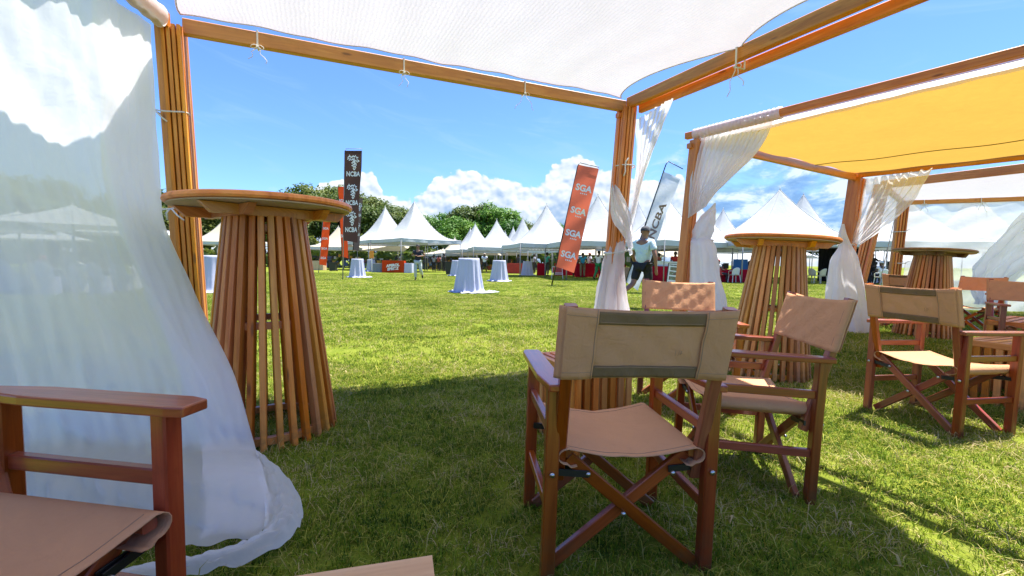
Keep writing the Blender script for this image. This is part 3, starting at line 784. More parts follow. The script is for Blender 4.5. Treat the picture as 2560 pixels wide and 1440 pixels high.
cu = thing('curtain', 'see-through white curtain swept back to the second post of the yellow pergola', 'curtain', group='white curtains tied back to the pergola posts')
dQ = Q2.y
drape('upper_drape', SHEER2, [(at(2160, 448, dQ - .03), atz(2334, 419, HP)), (at(2156, 480, dQ - .05), at(2310, 465, dQ - .95)), (at(2150, 520, dQ - .06), at(2265, 520, dQ - .75)), (at(2138, 565, dQ - .08), at(2205, 575, dQ - .45)), (at(2126, 605, dQ - .08), at(2150, 612, dQ - .2))], 9, .03, 110, 46, cu, seed=4, ampf=lambda v: 1 - .5 * v)
bundle('lower_drape', VOILE, [(at(2104, 560, dQ - .05), at(2110, 560, dQ - .05)), (at(2098, 590, dQ - .1), at(2118, 596, dQ - .1)), (at(2100, 614, dQ - .12), at(2126, 614, dQ - .12)), (at(2084, 650, dQ - .2), at(2138, 650, dQ - .2)), (at(2078, 700, dQ - .3), at(2146, 700, dQ - .3)), (at(2074, 755, dQ - .5), at(2156, 755, dQ - .5)), (at(2086, 810, dQ - .8), at(2164, 810, dQ - .8)), (at(2100, 850, dQ - 1.0), at(2168, 862, dQ - 1.0))], 7, .8, parent=cu, seed=8, fa=.14)
mb = MB(); mb.tube([at(2115, 612, dQ) + V((.11 * cos(th), .13 * sin(th), .01 * sin(th * 2))) for th in [k / 16 * 2 * pi for k in range(17)]], .010, 6)
k = at(2122, 614, dQ - .16); mb.tube([k, k + V((.06, 0, .03)), k + V((.09, 0, .05))], .008, 6); mb.build('tie_band', RIBBON, cu)

# ---- third, white pergola on the far right
N3 = atz(2205, 462, HP); T3 = atz(2258, 507, HP)
d3 = (atz(2555, 421, HP) - N3).normalized(); d3b = (atz(2555, 497, HP) - T3).normalized()
pg3 = thing('pergola', 'farthest timber pergola with a white roof sheet and sheer side wall', 'pergola', group='timber lounge pergolas')
N3b = V((N3.x - .45, N3.y, 0)); T3b = V((T3.x - .15, T3.y, 0))
column(pg3, N3b, N3, .15, 3, d2); column(pg3, T3b, T3, .16, 3, d3b)
G3 = 3.0
beam_obj(pg3, N3 + V((0, 0, .0)), N3 + d3 * 3.4, .06, .14); beam_obj(pg3, T3, T3 + d3b * G3, .06, .10)
beam_obj(pg3, N3, T3, .06, .12)
NE, TE = N3 + d3 * 3.4, T3 + d3b * G3
beam_obj(pg3, NE, TE, .06, .12); column(pg3, V((NE.x, NE.y, 0)), NE, .15, 3, d2); column(pg3, V((TE.x, TE.y, 0)), TE, .15, 3, d2)
mb = MB()
def w3(u, v):
    p = (N3 + d3 * (3.4 * u)).lerp(T3 + d3b * (G3 * u), v); p.z = HP + .05 - .12 * sin(pi * u) * sin(pi * v) + .008 * sin(u * 30) * sin(v * 22); return p
mb.grid(w3, 40, 30); tag(mb.build('canopy', CANOPY), 'white cloth roof sheet on the farthest pergola beyond the yellow one', 'canopy')
mb = MB(); zt = HP - .06
def wall3(u, v):
    p = T3 + d3b * (.05 + (G3 - .1) * u); p.z = zt * (1 - v) + .03; p += V((0, -1, 0)) * (.04 * sin(u * 26 + v * 3) * (.3 + v) + .05 * sin(u * 9 + v * 4) * v + .012 * sin(v * 31 + u * 17)); return p
mb.grid(wall3, 120, 40); c3 = mb.build('curtain', SHEER2); tag(c3, 'sheer curtain wall hanging behind the farthest slatted bar table', 'curtain')
drape('bunched_fold', VOILE, [(at(2560, 530, 9.1), at(2700, 560, 8.8)), (at(2470, 620, 9.15), at(2600, 650, 9.0)), (at(2425, 690, 9.2), at(2520, 720, 9.1)), (at(2440, 760, 9.2), at(2520, 770, 9.1))], 5, .06, 50, 30, c3, seed=6, wr=.03)
for q in (.12, .45, .75):
    bow(pg3, T3 + d3b * (G3 * q), 1.3, int(q * 30), wrap=(.04, .06), view=V((0, -1, 0)))
for py in (580, 658):
    mb = MB(); c_ = at(2248, py, T3.y - .02); mb.tube([c_ + V((.12 * cos(th), .12 * sin(th), 0)) for th in [k / 12 * 2 * pi for k in range(13)]], .010, 6)
    mb.tube([c_ + V((.03, -.12, 0)), c_ + V((.09, -.13, .04)), c_ + V((.14, -.13, .05))], .01, 5); mb.build('tie_cord', RIBBON, c3)
mb = MB(); mb.tube([at(2243, 520, 8.6), gnd(2178, 800)], .007, 5); tag(mb.build('guy_rope', simple('rope', (.35, .34, .26), .9)), 'pale guy rope running from the white pergola post down to the grass', 'rope')

# ------------------------------------------------------------------ slatted bar tables
HT = 1.20
slm = MB(); RT, RBm = .182, .325
slm.beam((RBm, 0, .0), (RT, 0, HT - .055), .029, .042, upv=(1, 0, 0), ch=.003)
for z in (.05, .62, HT - .10):
    r_ = RBm + (RT - RBm) * z / (HT - .055) + .0155
    slm.tube([(r_ - .002, 0, z), (r_ + .001, 0, z)], .0042, 6, mi=1)
SLAT = slm.mesh('slat', [PINE, SCREW])
slm2 = MB(); slm2.beam((RBm, 0, .0), (RT, 0, HT - .055), .031, .040, upv=(1, 0, 0), ch=.003)
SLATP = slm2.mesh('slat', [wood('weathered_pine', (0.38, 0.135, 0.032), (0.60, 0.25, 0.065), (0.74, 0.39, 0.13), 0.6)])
def ringmesh(r, z, wd, ht, n=40):
    mb = MB(); mb.lathe([(r - wd, z), (r, z), (r, z + ht), (r - wd, z + ht), (r - wd, z)], n, caps=False, smooth=False); return mb
def bar_table(loc, rot, label, slatmesh, nsl=32, yaw=0.0, topm=PINE):
    t_ = thing('bar_table', label, 'table', loc, rot, 'slatted wooden bar tables')
    mb = MB(); mb.lathe([(0.001, 0), (.43, 0), (.448, .004), (.453, .014), (.449, .028), (.44, .034), (.001, .034)], 64, caps=False, smooth=False)
    mb.build('tabletop', topm, t_, (0, 0, HT))
    mb = MB(); mb.lathe([(0.001, 0), (.437, 0), (.437, .006), (.001, .006)], 48, caps=False, smooth=False); mb.build('plywood_underside', PLYW, t_, (0, 0, HT - .0065))
    for a, off in ((0, .17), (0, -.17), (pi / 2, .19), (pi / 2, -.19)):
        d = V((cos(a + yaw), sin(a + yaw), 0)); n = V((-d.y, d.x, 0)); L = sqrt(.41 ** 2 - off ** 2)
        if abs(a) > 0: L = .30
        mb = MB(); zz = HT - .034
        mb.prism([(-L, -.018), (L, -.018), (L, .018), (-L, .018)], -.024, .024)
        # chamfer the ends of the batten
        mb.v = [((x - math.copysign(.05, x)) if (z < 0 and abs(abs(x) - L) < .001) else x, y, z) for x, y, z in mb.v]
        mb.build('batten', topm, t_, n * off + V((0, 0, zz)), (0, 0, a + yaw))
    for z, nm in ((.02, 'base_ring'), (.58, 'middle_ring'), (HT - .13, 'top_ring')):
        r_ = RBm + (RT - RBm) * z / (HT - .055) - .017
        ringmesh(r_, z, .035, .035).build(nm, topm, t_)
    for k in range(nsl):
        place('slat', slatmesh, t_, (0, 0, 0), (0, 0, yaw + 2 * pi * k / nsl + R.uniform(-.012, .012)))
    return t_
b1 = gnd(688, 1040)
TB1 = V((-1.385, 2.50, 0))
tb = bar_table(TB1, (0, radians(-.5), 0), 'slatted cone bar table standing beside the blown left curtain', SLAT, 30, yaw=.93)
tb.scale = (1.02, 1.02, 1.055)
TB2 = V(((1925 - 1280) / 1100 * 3.95, 3.95, 0))
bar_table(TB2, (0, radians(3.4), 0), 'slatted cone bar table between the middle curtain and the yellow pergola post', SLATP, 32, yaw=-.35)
TB3 = V(((2315 - 1280) / 1100 * 6.3, 6.3, 0))
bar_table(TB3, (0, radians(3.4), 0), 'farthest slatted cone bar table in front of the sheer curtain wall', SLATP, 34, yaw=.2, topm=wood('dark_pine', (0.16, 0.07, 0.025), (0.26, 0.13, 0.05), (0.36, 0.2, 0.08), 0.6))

# ------------------------------------------------------------------ director chairs
HW, FY, RY = .255, .205, -.205
def make_chair():
    root = empty('director_chair')
    lg = MB(); lg.beam((0, 0, 0), (0, 0, .595), .042, .036, upv=(0, 1, 0), ch=.004); LEG = lg.mesh('leg', MAHO)
    for sx_ in (-1, 1):
        for y in (FY, RY): place('leg', LEG, root, (sx_ * HW, y, 0))
    for sx_ in (-1, 1):
        mb = MB()
        poly = [(-.022, -.25), (.022, -.25), (.040, -.12), (.040, .235), (.030, .275), (-.030, .275), (-.034, .235), (-.034, -.12)]
        mb.prism([(x * sx_, y) for x, y in (poly if sx_ > 0 else poly[::-1])], 0, .022)
        a_ = mb.build('armrest', MAHO, root, (sx_ * HW, 0, .596))
        md = a_.modifiers.new('edge', 'BEVEL'); md.width = .004; md.segments = 2
        for z, w_ in ((.46, .034), (.215, .034)):
            mb = MB(); mb.beam((0, RY + .018, 0), (0, FY - .018, 0), .022, w_, ch=.003); mb.build('side_rail', MAHO, root, (sx_ * HW, 0, z))
        mb = MB(); mb.beam((0, RY + .01, 0), (0, FY + .01, 0), .030, .022, ch=.004); mb.build('seat_rail', MAHO, root, (sx_ * .205, 0, .385))
        mb = MB(); mb.beam((sx_ * .225, RY + .035, .30), (sx_ * .236, RY - .094, .860), .036, .030, upv=(0, 1, 0), ch=.004); mb.build('backrest_post', MAHO, root)
        mb = MB(); mb.tube([(sx_ * (HW + .0), RY - .020, .335), (sx_ * HW, RY - .026, .335)], .008, 8); mb.build('bolt', STEEL, root)
    for y, yy in ((RY + .03, -1), (FY - .03, 1)):
        for sx_ in (-1, 1):
            o = .014 * sx_
            mb = MB(); mb.beam((-sx_ * .235, y + o, .015), (sx_ * .20, y + o, .375), .040, .022, upv=(0, 1, 0), ch=.003); mb.build('cross_leg', MAHO, root)
            mb = MB(); mb.beam((sx_ * .250, y + o - .016 * yy * -1, .335), (sx_ * .135, y + o - .016 * yy * -1, .325), .022, .004, upv=(0, 1, 0), ch=.001); mb.beam((sx_ * .250, y + .01, .335), (sx_ * .14, y + .01, .322), .006, .020, ch=.001)
            mb.build('brace', BLACKM, root)
            mb = MB(); mb.tube([(sx_ * .137, y + .026 * yy, .325), (sx_ * .137, y + .034 * yy, .325)], .0075, 8); mb.build('bolt', STEEL, root)
        mb = MB(); mb.tube([(-.018, y + .026 * yy, .195), (-.018, y + .034 * yy, .195)], .0075, 8); mb.build('bolt', STEEL, root)
    # seat cloth rolled round the seat rails
    prof = []
    for sx_ in (-1, 1):
        cx, cz, r_ = sx_ * .205, .385, .023
        arc = [(cx - sx_ * .030, cz - r_ - .006), (cx - sx_ * .012, cz - r_ - .010)] + [(cx + sx_ * sin(a) * r_ * 1.25, cz - cos(a) * r_) for a in [k / 7 * pi for k in range(0, 8)]]
        prof.append(arc)
    mid = []
    for k in range(1, 24):
        q = k / 24; x = -.205 + .41 * q; mid.append((x, .408 - .030 * sin(pi * q)))
    path = prof[0] + mid + prof[1][::-1]
    def seatfn(u, v):
        f = u * (len(path) - 1); i = min(int(f), len(path) - 2); t_ = f - i
        x = path[i][0] * (1 - t_) + path[i + 1][0] * t_; z = path[i][1] * (1 - t_) + path[i + 1][1] * t_
        y = RY - .012 + (FY - RY + .04) * v
        core = max(0, 1 - abs(x) / .21)
        y += (.5 - v) * .020 * core ** .6
        z += .003 * hashn(x * 20, y * 22) * core - .004 * core * sin(pi * v)
        return V((x, y, z))
    mb = MB(); mb.grid(seatfn, len(path) * 2 - 2, 30); seat = mb.build('seat', TAN, root)
    md = seat.modifiers.new('thick', 'SOLIDIFY'); md.thickness = .0025; md.offset = 1
    for v in (.055, .945):
        mb = MB(); mb.tube([seatfn(.22 + .56 * k / 40, v) + V((0, 0, .0030)) for k in range(41)], .0010, 4); mb.build('seam', STITCH, seat)
    # backrest sleeve round both posts
    def backpt(th, zf, out=0.0):
        z = .640 + .212 * zf
        yb = RY + .035 - (z - .30) / .585 * .135
        hw = .268; hd = .022
        # stadium outline; th 0..1 : rear side left->right, then front right->left
        if th < .5:
            q = th / .5; x = -hw + 2 * hw * q; e = min(1, min(q, 1 - q) * 12)
            y = yb - hd * sqrt(max(0, 1 - (1 - e) ** 2)) - out - .014 * sin(pi * q) * (-1)
            y += -.0
        else:
            q = (th - .5) / .5; x = hw - 2 * hw * q; e = min(1, min(q, 1 - q) * 12)
            y = yb + hd * sqrt(max(0, 1 - (1 - e) ** 2)) * (1 - .75 * sin(pi * q) ** .5) + .014 * sin(pi * q)
        zc = z - .010 * sin(pi * (x + hw) / (2 * hw)) * (zf - .3) + .006 * (abs(x) / hw) ** 4 * zf
        y += .0035 * hashn(x * 24, z * 26) * (1 if abs(x) < .2 else .4)
        return V((x, y, zc))
    mb = MB(); mb.grid(lambda u, v: backpt(u, v), 96, 16, closeu=True); back = mb.build('backrest', TAN, root)
    md = back.modifiers.new('thick', 'SOLIDIFY'); md.thickness = .0025
    def strip(u0, u1, z0, z1, out, name, m, nz=5):
        mb = MB(); nn = 40
        mb.grid(lambda u, v: backpt(.5 * (u0 + (u1 - u0) * u), z0 + (z1 - z0) * v, out), nn, nz)
        o = mb.build(name, m, back); md = o.modifiers.new('thick', 'SOLIDIFY'); md.thickness = .003; md.offset = 0; return o
    strip(.20, .80, .80, .975, .003, 'webbing', OLIVE); strip(.20, .80, .02, .19, .003, 'webbing', OLIVE)
    strip(.03, .205, .0, 1.0, .0055, 'end_panel', TAN, 12); strip(.795, .97, .0, 1.0, .0055, 'end_panel', TAN, 12)
    for uu in (.196, .804):
        mb = MB(); mb.tube([backpt(.5 * uu, k / 12, .0078) for k in range(13)], .0011, 4); mb.build('seam', STITCH, back)
    for z0 in (.10, .90):
        for a, b in ((.035, .2), (.8, .965)):
            mb = MB(); mb.tube([backpt(.5 * (a + (b - a) * k / 10), z0, .0078) for k in range(11)], .0009, 4); mb.build('seam', STITCH, back)
    for z0 in (.83, .17):
        mb = MB(); mb.tube([backpt(.5 * (.22 + .56 * k / 30), z0, .0050) for k in range(31)], .0009, 4); mb.build('seam', STITCH, back)
    return root
ch0 = make_chair()
def chair(o, x, y, face, label, lean=0.0, s=1.0):
    """face = (fx, fy) direction the sitter would look"""
    o.location = (x, y, 0.0); o.scale = (s, s, s)
    yaw = atan2(face[1], face[0]) - pi / 2
    q = Quaternion((0, 1, 0), lean) @ Quaternion((0, 0, 1), yaw)
    o.rotation_mode = 'QUATERNION'; o.rotation_quaternion = q
    tag(o, label, 'chair', 'canvas director chairs'); return o
chair(ch0, .352, 1.545, (-.10, .995), 'large director chair in the middle seen from behind with olive strips on its back', radians(1.2))
# scratched number on the back canvas
sg = MB()
for a, b in (((0, 0), (.0, .018)), ((.008, .0), (.012, .016)), ((.012, .016), (.019, .014)), ((.019, .014), (.015, .002)), ((.013, .006), (.021, .008))):
    sg.tube([(a[0], 0, a[1]), (b[0], 0, b[1])], .0005, 4)
mk = sg.build('chalk_mark', STITCH, ch0, (.085, RY - .075, .715), (.22, 0, 0))
chair(copy_tree(ch0), 1.075, 2.055, (-.99, .13), 'director chair with sunlit tan back facing left beside the middle bar table', radians(2.2))
chair(copy_tree(ch0), 1.20, 3.02, (-.08, -1), 'director chair facing the viewer beyond the largest chair with shadows on its back', radians(2))
chair(copy_tree(ch0), 2.70, 2.76, (.98, .22), 'director chair turned away in the shade of the yellow canopy', radians(1.5))
chair(copy_tree(ch0), -1.022, .715, (.985, -.16), 'director chair cut off by the lower left corner in front of the sheer curtain', 0, 1.08)
chair(copy_tree(ch0), 5.15, 4.35, (-.55, -.84), 'director chair beyond the slatted bench at the far right edge', radians(2))
chair(copy_tree(ch0), 6.9, 6.6, (-.9, -.4), 'distant director chair close to the sheer curtain wall at the right edge', radians(2))
chair(copy_tree(ch0), 6.35, 7.0, (.9, .3), 'distant director chair half hidden behind the farthest bar table', radians(2))

# ------------------------------------------------------------------ slatted crates used as coffee tables
def crate_table(origin, du, dv, lu, lv, h, label, nu_, nv_, topslats, m=PINE, lean=0):
    """box of upright slats; origin = a top corner projected to the ground"""
    t_ = thing('coffee_table', label, 'table', origin, group='slatted wooden coffee tables')
    du = V(du).normalized(); dv = V(dv).normalized()
    for (s0, d, L, n, inn) in ((V((0, 0, 0)), du, lu, nu_, dv), (dv * lv, du, lu, nu_, -dv), (V((0, 0, 0)), dv, lv, nv_, du), (du * lu, dv, lv, nv_, -du)):
        for k in range(n):
            p = s0 + d * (L * (k + .5) / n)
            mb = MB(); mb.beam((0, 0, .0), (0, 0, h - .045), L / n * .62, .018, upv=inn, ch=.002)
            mb.build('slat', m, t_, p + inn * .012)
        mb = MB(); mb.beam(V((0, 0, 0)), d * L, .024, .045, ch=.003); mb.build('rim', m, t_, s0 + inn * .012 + V((0, 0, h - .0225)))
    for k in range(topslats):
        p = dv * (lv * (k + .5) / topslats)
        mb = MB(); mb.beam(du * .02, du * (lu - .02), lv / topslats * .66, .016, ch=.002); mb.build('top_slat', m, t_, p + V((0, 0, h - .010)))
    return t_
o1_ = atz(1336, 882, .45); o1_.z = 0
crate_table(o1_, (.39, -.92, 0), (.92, .39, 0), .46, .36, .45, 'slatted box table in front of the largest chair', 8, 7, 8)
o2_ = atz(1062, 1388, .469); o2_.z = 0
crate_table(o2_, (-.97, -.25, 0), (.26, -.97, 0), .80, .60, .45, 'pale box table corner cut off at the bottom edge of the picture', 11, 9, 0, m=PALE)
ct = bpy.data.objects['coffee_table.001']
eu = V((-.97, -.25, 0)).normalized(); ev = V((.26, -.97, 0)).normalized()
def board(p, q, wd_): 
    mb = MB(); mb.beam(V((0, 0, 0)), q - p, wd_, .018, ch=.003); mb.build('top_board', PALE, ct, p + V((0, 0, .4602)))
board(ev * .045 - eu * .012, ev * .045 + eu * .80, .09)
board(ev * .092 + eu * .045, ev * .60 + eu * .045, .09)
for k in range(4): board(eu * .11 + ev * (.18 + k * .12), eu * .80 + ev * (.18 + k * .12), .075)
o3_ = atz(2402, 846, .45); o3_.z = 0
crate_table(o3_, (.93, .36, 0), (.36, -.93, 0), .62, .60, .45, 'slatted box table beside the chair under the yellow canopy', 10, 10, 10)
o4_ = atz(2462, 800, .45); o4_.z = 0
crate_table(o4_, (.85, .5, 0), (.5, -.85, 0), .9, .55, .45, 'slatted bench table behind the box table at the right edge', 9, 7, 7)

# ------------------------------------------------------------------ trees
def leaf_mat(name, a, b, c_):
    m, t = mat(name)
    at_ = t.node('ShaderNodeAttribute'); at_.attribute_name = 'tint'
    rnd = t.node('ShaderNodeObjectInfo').outputs['Random']
    geo = t.node('ShaderNodeNewGeometry').outputs['Position']
    n = t.noise(geo, 0.5, 3, 0.6)
    f = t.math('ADD', t.math('MULTIPLY', at_.outputs['Fac'], .55), t.math('MULTIPLY_ADD', t.math('SUBTRACT', n, .5), .9, t.math('MULTIPLY', rnd, .45)), clamp=True)
    c = t.ramp(f, [(0.1, a), (0.5, b), (0.9, c_)])
    d = pbsdf(t, c, 0.55, spec=0.3)
    tr = t.node('ShaderNodeBsdfTranslucent'); t.put(tr.inputs[0], c)
    mx = t.node('ShaderNodeMixShader'); mx.inputs[0].default_value = 0.3
    t.l.new(d, mx.inputs[1]); t.l.new(tr.outputs[0], mx.inputs[2]); t.l.new(mx.outputs[0], t.out.inputs[0]); return m
LEAF = leaf_mat('leaves', (0.035, 0.075, 0.012), (0.10, 0.145, 0.022), (0.20, 0.22, 0.045))
LEAF2 = leaf_mat('leaves_bright', (0.03, 0.10, 0.012), (0.08, 0.20, 0.018), (0.17, 0.30, 0.035))
LEAF3 = leaf_mat('leaves_far', (0.030, 0.060, 0.020), (0.06, 0.10, 0.03), (0.10, 0.14, 0.05))
BARK = simple('bark', (0.10, 0.075, 0.055), 0.9, 0.3, 8)
def crown_mesh(seed, rx, rz, nclump, nleaf, size, flat=.75):
    rr = random.Random(seed); vs = []; fs = []; tint = []
    lobes = []
    for _ in range(nclump):
        while True:
            p = V((rr.uniform(-1, 1), rr.uniform(-1, 1), rr.uniform(-.9, 1)))
            if .25 < p.length < 1: break
        lobes.append((V((p.x * rx * .8, p.y * rx * .8, p.z * rz * .8)), rr.uniform(.22, .42) * rx))
    for (c_, r_) in lobes:
        tl = rr.gauss(.5, .18)
        for _ in range(nleaf):
            d = V((rr.gauss(0, 1), rr.gauss(0, 1), rr.gauss(0, 1))).normalized()
            if d.z < -.35 and rr.random() < .6: d.z = -d.z
            rad = r_ * (rr.random() ** .35) * (1 + .25 * hashn(d.x * 4, d.y * 4, d.z * 4 + seed))
            p = c_ + V((d.x * rad, d.y * rad, d.z * rad * flat))
            nrm = (d + V((rr.gauss(0, .5), rr.gauss(0, .5), rr.gauss(0, .5) + .3))).normalized()
            a = nrm.orthogonal().normalized(); a = Quaternion(nrm, rr.random() * 6.28) @ a; b = nrm.cross(a)
            s_ = size * rr.uniform(.5, 1.2); k = len(vs)
            vs += [p - a * s_, p + b * s_ * .55, p + a * s_ + nrm * s_ * .2, p - b * s_ * .55]
            fs.append((k, k + 1, k + 2, k + 3)); q = min(1, max(0, tl + rr.uniform(-.2, .2))); tint += [q] * 4
    me = bpy.data.meshes.new('crown'); me.from_pydata([tuple(v) for v in vs], [], fs)
    at_ = me.attributes.new('tint', 'FLOAT', 'POINT'); at_.data.foreach_set('value', tint); return me
CROWNS = [crown_mesh(100 + i, 4.6, 3.9, 44, 230, .23) for i in range(5)]
def trunk_mesh(seed, h):
    rr = random.Random(seed); mb = MB()
    mb.tube([(0, 0, 0), (.1, 0, h * .3), (0, .15, h * .6), (0.1, 0, h)], [.32, .25, .2, .1], 8)
    for k in range(5):
        a = rr.random() * 6.28; z = h * rr.uniform(.35, .8)
        mb.tube([(0, 0, z), (cos(a) * 1.2, sin(a) * 1.2, z + 1.3), (cos(a) * 2.6, sin(a) * 2.6, z + 2.4)], [.13, .09, .04], 6)
    return mb.mesh('trunk', BARK)
TRUNKS = [trunk_mesh(i, 6.5) for i in range(3)]
crown_copies = {}
def tree(px, top, D, seed, leaf, label, group, sc=1.0, hgt=None):
    p = at(px, 660, D); topz = at(px, top, D).z
    H = topz; s_ = H / 10.6 * 1.0
    t_ = thing('tree', label, 'tree', (p.x, D, -.1), (0, 0, seed * 1.3), group)
    key = (seed % 5, leaf.name)
    if key not in crown_copies:
        me = CROWNS[seed % 5].copy(); me.materials.clear(); me.materials.append(leaf); crown_copies[key] = me
    c_ = place('crown', crown_copies[key], t_, (0, 0, 6.9 * s_)); c_.scale = (s_ * sc, s_ * sc, s_)
    k_ = place('trunk', TRUNKS[seed % 3], t_); k_.scale = (s_, s_, s_)
rr = random.Random(5)
prof_t = [(-260, 395), (0, 425), (100, 445), (250, 478), (475, 470), (600, 476), (700, 474), (765, 462), (850, 458), (930, 468), (985, 500), (1040, 528), (1090, 522), (1150, 508), (1210, 503), (1260, 512), (1300, 534), (1345, 545), (1410, 552), (1470, 590)]
def topat(x):
    for (a, b), (c_, d) in zip(prof_t[:-1], prof_t[1:]):
        if a <= x <= c_: return b + (d - b) * (x - a) / (c_ - a)
    return 590
x = -240; i = 0
G1 = 'trees in the wooded belt behind the tents'
while x < 1440:
    D = rr.uniform(68, 74); olive = x < 1010
    bright = (not olive) and rr.random() < .6
    tp_ = topat(x) + rr.uniform(-9, 18)
    tree(x, tp_, D, i, LEAF2 if bright else LEAF, 'bright green bushy tree in the right part of the wooded belt behind the tents' if bright else 'dull olive green bushy tree in the wooded belt behind the tents', G1 + (' bright' if bright else ''), 1.0); i += 1
    x += rr.uniform(62, 84) * (1.0 if olive else .85)
x = -220
while x < 1440:
    br_ = x > 1010 and rr.random() < .5
    tree(x, topat(x) + rr.uniform(20, 50), rr.uniform(60, 65), i, LEAF2 if br_ else LEAF, 'bright green bushy tree in the right part of the wooded belt behind the tents' if br_ else 'dull olive green bushy tree in the wooded belt behind the tents', G1 + (' bright' if br_ else ''), 1.15); i += 1
    x += rr.uniform(90, 120)
# feathery tips of the left trees
for px, tp_ in ((2055, 585), (2100, 578), (2140, 580), (2300, 575), (2340, 580), (2480, 570), (1650, 600), (1725, 612), (1860, 600)):
    tree(px, tp_, 170, i, LEAF3, 'tiny distant tree seen low between the tent peaks on the right', 'distant trees on the right', 1.6); i += 1
# undergrowth hedge closing the gap under the crowns
me = crown_mesh(77, 1.0, 1.0, 260, 110, .35)
vs = [0.0] * (3 * len(me.vertices)); me.vertices.foreach_get('co', vs)
ug = random.Random(3)
n_ = len(me.vertices) // 110 // 4
for k in range(n_):
    ox = -82 + 100 * (k / n_) + ug.uniform(-1, 1); oy = 58 + ug.uniform(-2, 2); oz = ug.uniform(.3, 2.8)
    for q in range(k * 440, (k + 1) * 440):
        vs[q * 3] = vs[q * 3] * 2.8 * 1.0 + ox; vs[q * 3 + 1] = vs[q * 3 + 1] * 1.2 + oy; vs[q * 3 + 2] = max(0.0, vs[q * 3 + 2] * 2.2 + oz)
me.vertices.foreach_set('co', vs); me.update(); me.materials.append(LEAF)
uo = bpy.data.objects.new('undergrowth', me); COL.objects.link(uo)
tag(uo, 'dark leafy undergrowth under the trees behind the tents', 'undergrowth', kind='stuff')

# ------------------------------------------------------------------ peaked marquee tents
SEAMT = simple('tent_seam', (.46, .47, .46), .8, .15)
def tent(label, peak, D, width, depth_, eave, yaw, m=TENTW, scal=0, power=1.95, name='marquee_tent', low=False, base_y=None, valm=None):
    """peak=(px,py) pixel of the tip at distance D; footprint width x depth (m)"""
    pk = at(peak[0], peak[1], D); cx, cy, hz = pk.x, pk.y, pk.z
    t_ = thing('marquee_tent', label, 'tent', (cx, cy, 0), (0, 0, yaw), 'white and cream marquee tents')
    hx, hy = width / 2, depth_ / 2; n = 40
    def rf(u, v):
        x = (u * 2 - 1); y = (v * 2 - 1)
        # warp so that rows gather near the tip
        x = math.copysign(abs(x) ** 1.7, x); y = math.copysign(abs(y) ** 1.7, y)
        m_ = (abs(x) ** 6 + abs(y) ** 6) ** (1 / 6) if True else 0
        m_ = max(abs(x), abs(y)) * .75 + min(1, sqrt(x * x + y * y)) * .25
        d = max(0, 1 - m_)
        z = eave + (hz - eave) * (.10 * d + .90 * d ** (power + .15)) 
        ed = max(abs(x), abs(y)); tt = min(abs(x), abs(y))
        z += .012 * width / 5 * hashn(x * 9, y * 9, cx) * (1 - d)
        if ed > .999: z = eave - .03 * (1 - tt ** 2)
        return V((x * hx, y * hy, z))
    mb = MB(); mb.grid(rf, n, n); roof = mb.build('roof', m, t_)
    mb = MB(); mb.tube([(0, 0, hz - .06), (0, 0, hz + .14)], [.04, .012], 6); mb.build('finial', m, t_)
    mb = MB()
    for (a_, b_) in ((0, 0), (1, 0), (0, 1), (1, 1)):
        mb.tube([rf(.5 + (a_ - .5) * k / 20, .5 + (b_ - .5) * k / 20) + V((0, 0, .012)) for k in range(1, 21)], .018, 4)
    mb.build('roof_seam', SEAMT, t_)
    vh = .30
    mb = MB()
    cs = [(-hx, -hy), (hx, -hy), (hx, hy), (-hx, hy)]
    for k in range(4):
        a = V((*cs[k], 0)); b = V((*cs[(k + 1) % 4], 0)); nn = int((b - a).length * 10); nrm = V((a.y - b.y, b.x - a.x, 0)).normalized() * -1
        def vf(u, v):
            p = a.lerp(b, u) - nrm * (.01 + .015 * sin(u * 31 + k) * v)
            z0 = eave - .03 * (4 * u * (1 - u)) + .01
            h_ = vh
            if scal: h_ = vh * (.72 + .28 * abs(sin(u * nn * pi / 2.6)))
            p.z = z0 - h_ * v; return p
        mb.grid(vf, nn * (2 if scal else 1), 3)
    mb.build('valance', valm or VALAN, t_)
    for k in range(4):
        p = V((*cs[k], 0)) * .985
        pm = MB(); pm.tube([(0, 0, 0), (0, 0, eave)], .035, 6); pm.build('pole', POLE, t_, p)
        pm = MB(); q = V((*cs[(k + 1) % 4], 0)) * .985; pm.tube([(0, 0, 0), q - p], .022, 5); pm.build('roof_bar', POLE, t_, p + V((0, 0, eave - .30)))
    return t_
tent('cream tent at the far left, half hidden by the slatted bar table', (578, 526), 46, 6.4, 6.4, 2.7, .1, TENTC)
tent('small cream tent behind the brown banner and left orange banner', (846, 566), 47, 5.2, 5.2, 2.35, .1, TENTC)
tent('white tent whose peak rises just left of the tallest central tent', (963, 518), 45, 6.2, 6.2, 2.9, .75)
tent('tall white tent with a wide eave behind the running teenager', (1036, 503), 41, 6.2, 6.2, 2.9, .75)
tent('low cream tent under the wooded belt right of the central tent', (1108, 622), 56, 6.5, 5, 1.9, .1, TENTC)
tent('small low cream tent with a short spike beyond the dustbin', (1137, 594), 50, 4.0, 4.0, 1.9, .4, TENTC)
tent('small white tent behind the pair left of the scalloped tent', (1176, 572), 52, 4.6, 4.6, 2.2, .6)
tent('white tent with a slim peak behind the covered table with the trailing hem', (1188, 560), 46, 4.8, 4.8, 2.2, .5)
tent('white tent above the walking man in shorts between two covered tables', (1242, 550), 41, 4.9, 4.9, 2.3, .2)
tent('tiny tent peak left of the one before the scalloped tent', (1263, 578), 60, 4.4, 4.4, 2.2, .2)
tent('tent tip rising narrowly behind the scalloped tent', (1283, 568), 56, 4.8, 4.8, 2.2, .3)
tent('white tent peak directly left of the scalloped tent', (1307, 543), 48, 5.0, 5.0, 2.3, .3)
